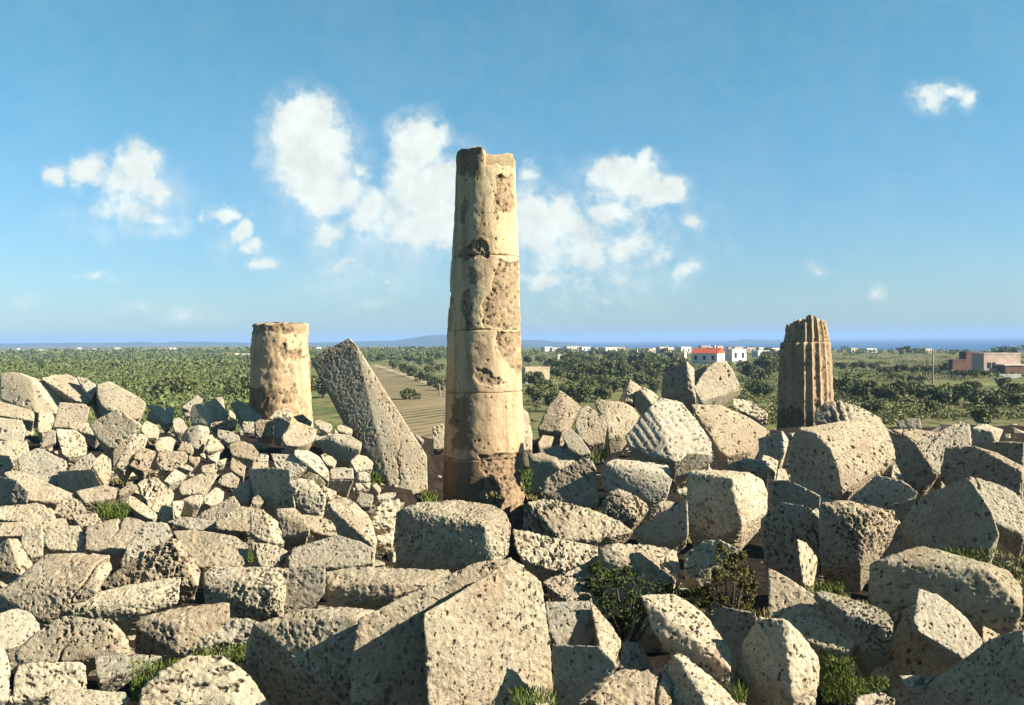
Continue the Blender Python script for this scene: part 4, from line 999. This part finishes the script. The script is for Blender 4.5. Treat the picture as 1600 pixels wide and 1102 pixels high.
def field_sheet(name, pts, z, mat):
    P = [on_z(x, y, z) for x, y in pts]
    tag(obj(name, mesh_from(name, P, [tuple(range(len(P)))], mat)), kind='structure')
m, n, b = new_mat('ploughed_soil', 0.95)
pos = n.n('ShaderNodeNewGeometry').outputs['Position']
wv = n.n('ShaderNodeTexWave', inp={'Vector': n.n('ShaderNodeMapping', inp={'Vector': pos, 'Rotation': (0, 0, R(28))}).outputs[0], 'Scale': 0.14, 'Distortion': 2.5, 'Detail': 3.0})
n.link(n.mix(n.math('MULTIPLY', wv.outputs['Fac'], n.ramp(n.noise(pos, 0.06, 4, .6), .3, .6)), (0.24, 0.18, 0.095), (0.07, 0.07, 0.028)), b.inputs['Base Color'])
field_sheet('field', [(572, 571), (600, 571), (640, 586), (705, 612), (730, 700), (540, 700), (545, 630)], 0.30, m)
M['track'] = simple('pale_track', (0.36, 0.29, 0.18), var=(0.24, 0.19, 0.11), scale=0.3, obj_space=False)
field_sheet('path', [(578, 570), (590, 570), (700, 606), (700, 612)], 0.36, M['track'])
def scrub():
    """rough low growth over the open field: nobody could count it"""
    rng = np.random.RandomState(9); Vs, Fs, n = [], [], 0
    for i in range(5200):
        y = 552 + 112 * rng.uniform() ** 1.25; x = rng.uniform(822, 1640)
        p = on_z(x, y, 0.0)
        if p[1] > 420 or mnoise.noise(Vector((p[0] * .03, p[1] * .03, 1))) < -0.25 * rng.uniform(): continue
        r = rng.uniform(.35, 1.1) * (1 if p[1] < 200 else 1.5)
        v, f = leaf_cloud(rng, [(p[0] + rng.normal() * r, p[1] + rng.normal() * r, r * .25) for _ in range(3)], [np.array([1, 1, .5]) * r] * 3, 34, .16 * r + .05)
        Vs.append(v); Fs.append(f + n); n += len(v)
    tag(obj('undergrowth', mesh_from('undergrowth', np.concatenate(Vs), np.concatenate(Fs), M['scrub'], smooth=False)), 'rough yellow green scrub covering the open field', 'scrub', kind='stuff')
M['scrub'] = leaf_mat('scrub_leaves', (0.05, 0.06, 0.018), (0.17, 0.17, 0.055))
scrub()

# ------------------------------------------------------------------ buildings and poles
M['white'] = simple('whitewash', (0.60, 0.58, 0.54), var=(0.5, 0.47, 0.42), scale=0.8)
M['pinkwall'] = simple('pink_plaster', (0.36, 0.26, 0.22), var=(0.45, 0.35, 0.28), scale=0.6)
M['brownwall'] = simple('brown_wall', (0.16, 0.09, 0.065), var=(0.10, 0.055, 0.04), scale=0.8)
M['cream'] = simple('cream_plaster', (0.58, 0.50, 0.38), var=(0.45, 0.38, 0.28), scale=0.6)
M['tile'] = simple('red_roof_tiles', (0.46, 0.09, 0.035), var=(0.33, 0.07, 0.03), scale=1.5, bump=0.4)
M['window'] = simple('dark_window', (0.03, 0.03, 0.035), rough=0.4)
M['ruin'] = simple('ruin_wall_stone', (0.52, 0.42, 0.28), var=(0.33, 0.26, 0.17), scale=1.2, bump=0.8)
M['wood'] = simple('weathered_pole_wood', (0.22, 0.17, 0.12))
def box(x0, x1, y0, y1, z0, z1):
    V = [(x0, y0, z0), (x1, y0, z0), (x1, y1, z0), (x0, y1, z0), (x0, y0, z1), (x1, y0, z1), (x1, y1, z1), (x0, y1, z1)]
    return V, [(0, 3, 2, 1), (4, 5, 6, 7), (0, 1, 5, 4), (1, 2, 6, 5), (2, 3, 7, 6), (3, 0, 4, 7)]
def house(x0, x1, yt, yb, mat, label, yaw=-20, roof=None, wins=3, group=None, deep=0.8, parapet=True, small=False, z=0.0):
    p = on_z((x0 + x1) / 2, yb, z); d = (p - CAMP) @ _f
    w = (x1 - x0) * d / FPX; h = (yb - yt) * d / FPX
    a = R(yaw); c, s = abs(math.cos(a)), abs(math.sin(a))
    L = w / (c + s * deep); D = L * deep
    root = obj('house', None, loc=(p[0], p[1] + D / 2, z)); root.rotation_euler.z = a
    tag(root, label, 'house', group, 'thing')
    hw = h if roof is None else h * 0.68
    parts = [box(-L / 2, L / 2, -D / 2, D / 2, -1, hw)]
    V, F = merge(parts); obj('wall', mesh_from('wall', V, F, mat, False), root)
    if roof is not None:
        V = [(-L / 2 - .3, -D / 2 - .4, hw), (L / 2 + .3, -D / 2 - .4, hw), (L / 2 + .3, D / 2 + .4, hw), (-L / 2 - .3, D / 2 + .4, hw), (-L / 2 - .3, 0, h), (L / 2 + .3, 0, h)]
        obj('roof', mesh_from('roof', V, [(0, 1, 5, 4), (2, 3, 4, 5), (0, 4, 3), (1, 2, 5), (0, 3, 2, 1)], roof, False), root)
        V, F = box(L * .2, L * .2 + .7, -.2, .5, hw, h + 0.9); obj('chimney', mesh_from('chimney', V, F, mat, False), root)
    elif parapet:
        t = .25; q = .35
        V, F = merge([box(-L / 2 - .05, L / 2 + .05, -D / 2 - .05, -D / 2 + t, hw + .003, hw + q), box(-L / 2 - .05, L / 2 + .05, D / 2 - t, D / 2 + .05, hw + .003, hw + q), box(-L / 2 - .05, -L / 2 + t, -D / 2 + t, D / 2 - t, hw + .003, hw + q), box(L / 2 - t, L / 2 + .05, -D / 2 + t, D / 2 - t, hw + .003, hw + q)])
        obj('roof', mesh_from('roof', V, F, mat, False), root)
    for i in range(wins):
        x = -L / 2 + L * (i + .5) / wins; ww = min(L / wins * .32, 1.0)
        V, F = box(x - ww / 2, x + ww / 2, -D / 2 - .03, -D / 2 + .1, hw * .38, hw * .78); obj('window', mesh_from('window', V, F, M['window'], False), root)
        V, F = box(-D / 2 * 0 + L / 2 - .1, L / 2 + .03, -.5, .5, hw * .38, hw * .78)
    if wins and L > 5:
        V, F = box(L / 2 - .1, L / 2 + .03, -.6, .6, 0.02, hw * .72); obj('door', mesh_from('door', V, F, M['brownwall'], False), root)
    return root
house(1083, 1137, 544, 569, M['white'], 'white house with a red tiled gable roof above the perched trapezoid stone', yaw=-32, roof=M['tile'], wins=3)
house(1134, 1168, 547, 567, M['white'], 'white flat roofed house next to the red roofed house', yaw=24, wins=2)
house(1178, 1204, 549, 558, M['white'], 'low white house beside the fluted stump', yaw=20, wins=2)
house(868, 897, 555, 561, M['cream'], 'long low pale house alone among the olive trees', yaw=18, wins=3, deep=.4)
house(1045, 1076, 552, 561, M['cream'], 'pale cream house behind the dark fluted fragment', yaw=-20, wins=3)
house(1003, 1026, 545, 554, M['cream'], 'cream flat roofed house in the far town with a taller front', yaw=-25, wins=2)
house(984, 998, 547, 557, M['pinkwall'], 'narrow greyish pink house in the far town', yaw=-15, wins=1)
for i, (a, b_, t, q) in enumerate([(884, 906, 544, 549.5), (908, 921, 545, 551), (926, 936, 546, 551), (938, 962, 546, 553), (964, 974, 545, 551), (1029, 1042, 545, 552), (1060, 1078, 545, 553), (1118, 1128, 544, 550), (1148, 1160, 545, 551), (1166, 1178, 546, 552), (1204, 1216, 547, 553), (848, 860, 545, 549), (1096, 1108, 543, 549), (862, 872, 546, 550), (1012, 1022, 548, 555), (1042, 1050, 546, 552), (1108, 1116, 546, 551), (1138, 1146, 545, 550), (1184, 1194, 546, 551), (1222, 1230, 547, 552), (1330, 1340, 547, 551), (1352, 1368, 547.5, 551.5), (1440, 1456, 548, 552)]):
    house(a - 3, b_ + 3, t - 2.0, q, [M['cream'], M['white'], M['pinkwall'], M['cream'], M['pinkwall']][i % 5], 'tiny flat roofed house in the far town on the plain', yaw=14 + 7 * (i % 4), wins=2, group='far town houses')
for i, (a, b_, t, q) in enumerate([(338, 350, 553, 558), (352, 362, 552, 559), (364, 374, 553, 560), (375, 392, 554, 561), (322, 327, 556, 559)]):
    house(a, b_, t, q, [M['white'], M['cream'], M['pinkwall']][(i * 2) % 3], 'pale house of the hamlet beside the short stump', yaw=15 + 8 * (i % 3), wins=2, group='hamlet houses')
for i, (x, y, w) in enumerate([(63, 549, 12), (28, 547, 6), (123, 546, 8), (147, 547.5, 7), (182, 546, 11), (205, 550, 10), (262, 546, 12), (272, 546, 6), (294, 547.5, 6), (345, 547, 6), (95, 551, 5), (497, 545, 9), (530, 546, 6), (600, 545.5, 8)]):
    house(x - w / 2, x + w / 2, y - 2.6, y, M['white'], 'tiny white house far off on the hazy plain', yaw=25, wins=0, group='far white houses', parapet=False)
# farm at the picture edge
farm = house(1531, 1597, 554, 586, M['pinkwall'], 'pink flat roofed farm building at the picture edge', yaw=8, wins=0, deep=.5)
fw = min(v.co.y for v in farm.children[0].data.vertices); fx = max(v.co.x for v in farm.children[0].data.vertices)
V, F = box(-fx * .25, fx * .75, fw - 2.6, fw - .02, -.3, 2.2); obj('porch', mesh_from('porch', V, F, M['brownwall'], False), farm)
V, F = box(-fx * .3, fx * .8, fw - 2.8, fw - .01, 2.203, 2.5); obj('porch_roof', mesh_from('porch_roof', V, F, M['cream'], False), farm)
for q in (-.7, -.45): 
    V, F = box(fx * q - .4, fx * q + .4, fw - .03, fw + .1, 1.6, 2.9); obj('window', mesh_from('window', V, F, M['window'], False), farm)
house(1507, 1533, 552, 582, M['brownwall'], 'dark brown tower like farm building beside the pink one', yaw=6, wins=0)
house(1487, 1512, 564, 583, M['brownwall'], 'low dark brown shed at the end of the farm', yaw=6, wins=0, deep=.5)
def wall_thing(name, label, cat, x0, x1, yt, yb, mat, thick=0.5, depth_off=0.0, jag=0.0):
    p0, p1 = on_z(x0, yb, 0), on_z(x1, yb, 0); d = (p0 - CAMP) @ _f; h = (yb - yt) * d / FPX
    L = p1[0] - p0[0]; o = p0.copy(); o[1] += depth_off
    nx = 24; V, F = [], []
    for i in range(nx + 1):
        x = L * i / nx; hh = h + jag * mnoise.noise(Vector((i * .6, x0, 0)))
        V += [(x, 0, -.8), (x, 0, hh), (x, thick, hh), (x, thick, -.8)]
    for i in range(nx):
        for k in range(4): F.append((i * 4 + k, i * 4 + 4 + k, i * 4 + 4 + (k + 1) % 4, i * 4 + (k + 1) % 4))
    F += [(0, 1, 2, 3), (nx * 4 + 3, nx * 4 + 2, nx * 4 + 1, nx * 4)]
    tag(obj(name, mesh_from(name, V, F, mat, False), loc=o), label, cat, kind='thing')
wall_thing('garden_wall', 'low white wall in front of the pink farm building', 'wall', 1562, 1600, 585, 591, M['white'])
wall_thing('garden_wall', 'short white wall before the low dark brown shed', 'wall', 1474, 1490, 582, 586, M['white'])
# roofless square ruin
def ruin():
    p = on_z(821, 599, 0); d = (p - CAMP) @ _f; w = 40 * d / FPX; h = 25 * d / FPX
    root = obj('ruined_hut', None, loc=p); tag(root, 'roofless pale square ruin standing beside the tall column', 'ruin', kind='thing'); root.rotation_euler.z = R(16)
    for (x0, x1, y0, y1) in ((0, w, 0, .6), (w - .6, w, .603, w * .8), (0, .6, .603, w * .8), (.603, w - .603, w * .8 - .6, w * .8 - .003)):
        V, F = box(x0, x1, y0, y1, -.6, h); obj('wall', mesh_from('wall', V, F, M['ruin'], False), root)
ruin()
def pole(x, yt, yb, label, arm=True):
    p = on_z(x, yb, 0); d = (p - CAMP) @ _f; h = (yb - yt) * d / FPX
    root = obj('utility_pole', None, loc=p); tag(root, label, 'utility pole', kind='thing')
    V, F = tube([(0, 0, -.5), (0, 0, h * .5), (0, 0, h)], [.17, .14, .11]); obj('post', mesh_from('post', V, F, M['wood']), root)
    if arm:
        V, F = box(-.9, .9, -.2, -.12, h - .6, h - .45); obj('crossarm', mesh_from('crossarm', V, F, M['wood'], False), root)
pole(1457.5, 545, 616, 'tall utility pole in the field beyond the great drum')
pole(1426, 551, 572, 'small far utility pole before the sea')
pole(1053, 545, 576, 'utility pole behind the dark fluted fragment')
pole(648, 549, 571, 'utility pole above the olive row by the ploughed field')
pole(687, 600, 622, 'short post at the edge of the ploughed field', arm=False)

# ------------------------------------------------------------------ small plants among the stones
def shrub(name, label, cat, pts, d, n, leaf, mat, seed, depth=0.5, kind='thing', branches=True):
    """pts: (x, y, radius in photo pixels) clumps of the plant"""
    rng = np.random.RandomState(seed)
    cs = [at(x, y, d + rng.uniform(0, depth)) for x, y, r in pts]; rs = [np.array([1, 1, 1.0]) *   .72 * r * d / FPX for x, y, r in pts]
    for i in range(len(cs) * 3 if branches else 0):   # loose sprigs make the outline uneven
        k = rng.randint(len(pts)); v = rng.normal(size=3); v /= np.linalg.norm(v); v[2] = abs(v[2]) * .8
        cs.append(cs[k] + v * rs[k] * rng.uniform(.8, 1.35)); rs.append(rs[k] * rng.uniform(.18, .4))
    base = np.mean(cs, 0); base[2] = min(c[2] - r[2] for c, r in zip(cs, rs))
    V, F = leaf_cloud(rng, [c - base for c in cs], rs, n, leaf)
    me = mesh_from(name, V, F, mat, smooth=False)
    if branches:
        root = obj(name, None, loc=base); tag(root, label, cat, kind=kind)
        obj('foliage', me, root)
        TV, TF = merge([tube([(0, 0, -.15), tuple((c - base) * .5 + np.array([0.03, 0, 0])), tuple(c - base)], [.025, .015, .006], 5) for c in cs[:len(pts)]])
        obj('stem', mesh_from('stem', TV, TF, M['bark']), root)
    else:
        tag(obj(name, me, loc=base), label, cat, kind=kind)
shrub('leafy_shrub', 'dark green leafy shrub filling the hollow under the pitted slab end', 'shrub', [(935, 915, 26), (962, 905, 30), (995, 915, 32), (1030, 925, 26), (1055, 930, 18), (950, 945, 30), (985, 955, 32), (1010, 948, 26), (965, 985, 28), (990, 990, 26), (930, 890, 14)], 11.6, 10500, .021, M['shrub'], 1, 0.9)
shrub('leafy_shrub', 'olive brown spreading shrub before the round topped bluish boulder', 'shrub', [(1130, 870, 24), (1150, 890, 32), (1115, 905, 30), (1160, 930, 34), (1120, 945, 34), (1090, 930, 24), (1140, 970, 28), (1165, 960, 24), (1105, 975, 20), (1165, 900, 22)], 11.4, 11000, .020, M['oliveshrub'], 2, 0.8)
def grass(label, polys, seed, mat='grass'):
    rng = np.random.RandomState(seed); Vs = []
    for (x0, x1, y0, y1, d, n, hgt) in polys:
        for _ in range(n):
            x = rng.uniform(x0, x1); y = rng.uniform(y0, y1)
            p = at(x, y, d - (y - y0) / (y1 - y0) * 0.5 + rng.uniform(0, .3))
            t = np.array([rng.normal() * .4, rng.normal() * .4, 1.0]) * hgt * rng.uniform(.5, 1.2); w = np.array([rng.normal(), rng.normal(), 0]); w *= 0.006 * d / 10 / (np.linalg.norm(w) + 1e-6)
            Vs += [p - w, p + w, p + t * .6 + w * .6, p + t]
    V = np.array(Vs); tag(obj('grass', mesh_from('grass', V, np.arange(len(V)).reshape(-1, 4), M[mat], False)), label, 'grass', kind='stuff')
grass('tufts of green grass and weeds growing between the stones', [
    (1285, 1335, 1030, 1100, 9.6, 1500, .045), (1335, 1390, 1060, 1104, 9.1, 900, .04), (1262, 1318, 912, 932, 12.4, 400, .05), (1440, 1560, 858, 882, 14.2, 700, .06), (1560, 1600, 880, 900, 13.5, 200, .06),
    (155, 200, 790, 812, 17.5, 500, .13), (205, 330, 1035, 1100, 8.9, 1600, .06), (300, 400, 1008, 1040, 10.0, 900, .06), (800, 870, 1078, 1104, 8.3, 500, .06),
    (580, 595, 742, 760, 21.5, 120, .14), (660, 685, 774, 784, 21.0, 160, .14), (1150, 1165, 1070, 1100, 8.8, 200, .12), (815, 830, 740, 770, 22, 200, .16), (925, 945, 700, 725, 25, 150, .14), (388, 396, 860, 880, 15, 100, .1)], 4)
rg = np.random.RandomState(77)
tuft = []
for _ in range(170):
    x = rg.uniform(0, 1600); y = 700 + 400 * rg.uniform() ** .8
    r_ = ray(x, y); d = -(CAMZ - MOUND + 0.75) / r_[2]
    w = rg.uniform(6, 26); tuft.append((x - w, x + w, y - w * .35, y + w * .35, d, int(30 + 3 * w), rg.uniform(.05, .12)))
grass('dry straw coloured grass growing in the gaps between the stones', tuft, 8, 'dryblade')
shrub('weed_clump', 'small bright green weed clump in the rubble by the flat terrace', 'weed', [(165, 800, 10), (180, 802, 12), (172, 810, 9)], 17.3, 900, .03, M['grass'], 6, .3)
shrub('weed_clump', 'yellow green weed sprig at the edge of the pit below the leaning shaft', 'weed', [(588, 745, 7), (594, 752, 6)], 21.3, 400, .035, M['grass'], 7, .2)
shrub('weed_clump', 'green weed clump at the foot of the thin brown upright stone', 'weed', [(1275, 915, 10), (1292, 918, 11), (1306, 922, 9)], 12.3, 900, .022, M['grass'], 8, .3)
shrub('weed_clump', 'bright weed patch beside the boulder with the pitted end', 'weed', [(1300, 1040, 20), (1320, 1060, 22), (1300, 1075, 20), (1335, 1075, 20)], 9.6, 3500, .016, M['grass'], 9, .3)

def rubble():
    rng = np.random.RandomState(21); Vs, Fs, n = [], [], 0
    base = []
    for k in range(8):
        bm = bmesh.new()
        for p in np.concatenate([np.sign(rng.normal(size=(9, 3))) + .35 * rng.normal(size=(9, 3))]): bm.verts.new(p / max(np.linalg.norm(p), .1) * rng.uniform(.75, 1.05) * np.array([1, .8, .65]))
        r_ = bmesh.ops.convex_hull(bm, input=bm.verts); bmesh.ops.delete(bm, geom=[v for v in bm.verts if not v.link_faces], context='VERTS')
        bm.verts.index_update(); base.append((np.array([v.co[:] for v in bm.verts]), [tuple(v.index for v in f.verts) for f in bm.faces])); bm.free()
    for i in range(11000):
        Y = 6.5 + 40 * rng.uniform() ** 1.3; X = rng.uniform(-.62, .62) * Y
        s = rng.uniform(.07, .2) * rng.uniform(.6, 1.4) * (1 + Y / 34) * (1 if i < 5200 else .32)
        v, f = base[i % 8]; a = rng.uniform(0, 6.28)
        Rm = np.array([[math.cos(a), -math.sin(a), 0], [math.sin(a), math.cos(a), 0], [0, 0, 1]])
        z = float(terrain_h(X, Y))
        if z < 1.0 or rng.uniform() < (0.85 if X > 0 and Y < 24 else (0.82 if Y > 14 else 0.5)): continue
        Vs.append(v @ Rm.T * s + np.array([X, Y, z + s * .1])); Fs += [tuple(q + n for q in t) for t in f]; n += len(v)
    me = mesh_from('rubble', np.concatenate(Vs), Fs, M['stone'], False)
    o = tag(obj('rubble', me), 'loose stone chips covering the earth between the fallen blocks', 'rubble', kind='stuff'); o['wear'] = .8
rubble()

# ------------------------------------------------------------------ air
def build_haze():
    V, F = box(-20000, 20000, -1600, 19600, -32, 62)
    m = bpy.data.materials.new('haze'); m.use_nodes = True; nt = m.node_tree; nt.nodes.clear(); n = NT(nt)
    vol = n.n('ShaderNodeVolumePrincipled'); vol.inputs['Color'].default_value = (0.33, 0.53, 0.88, 1); vol.inputs['Density'].default_value = HAZE; vol.inputs['Anisotropy'].default_value = 0.0
    n.n('ShaderNodeOutputMaterial', inp={'Volume': vol.outputs[0]})
    m.cycles.homogeneous_volume = True if hasattr(m.cycles, 'homogeneous_volume') else True
    tag(obj('haze', mesh_from('haze', V, F, m, False)), 'thin blue air haze over the far plain', 'haze', kind='stuff')
HAZE = 1.9e-4
build_haze()
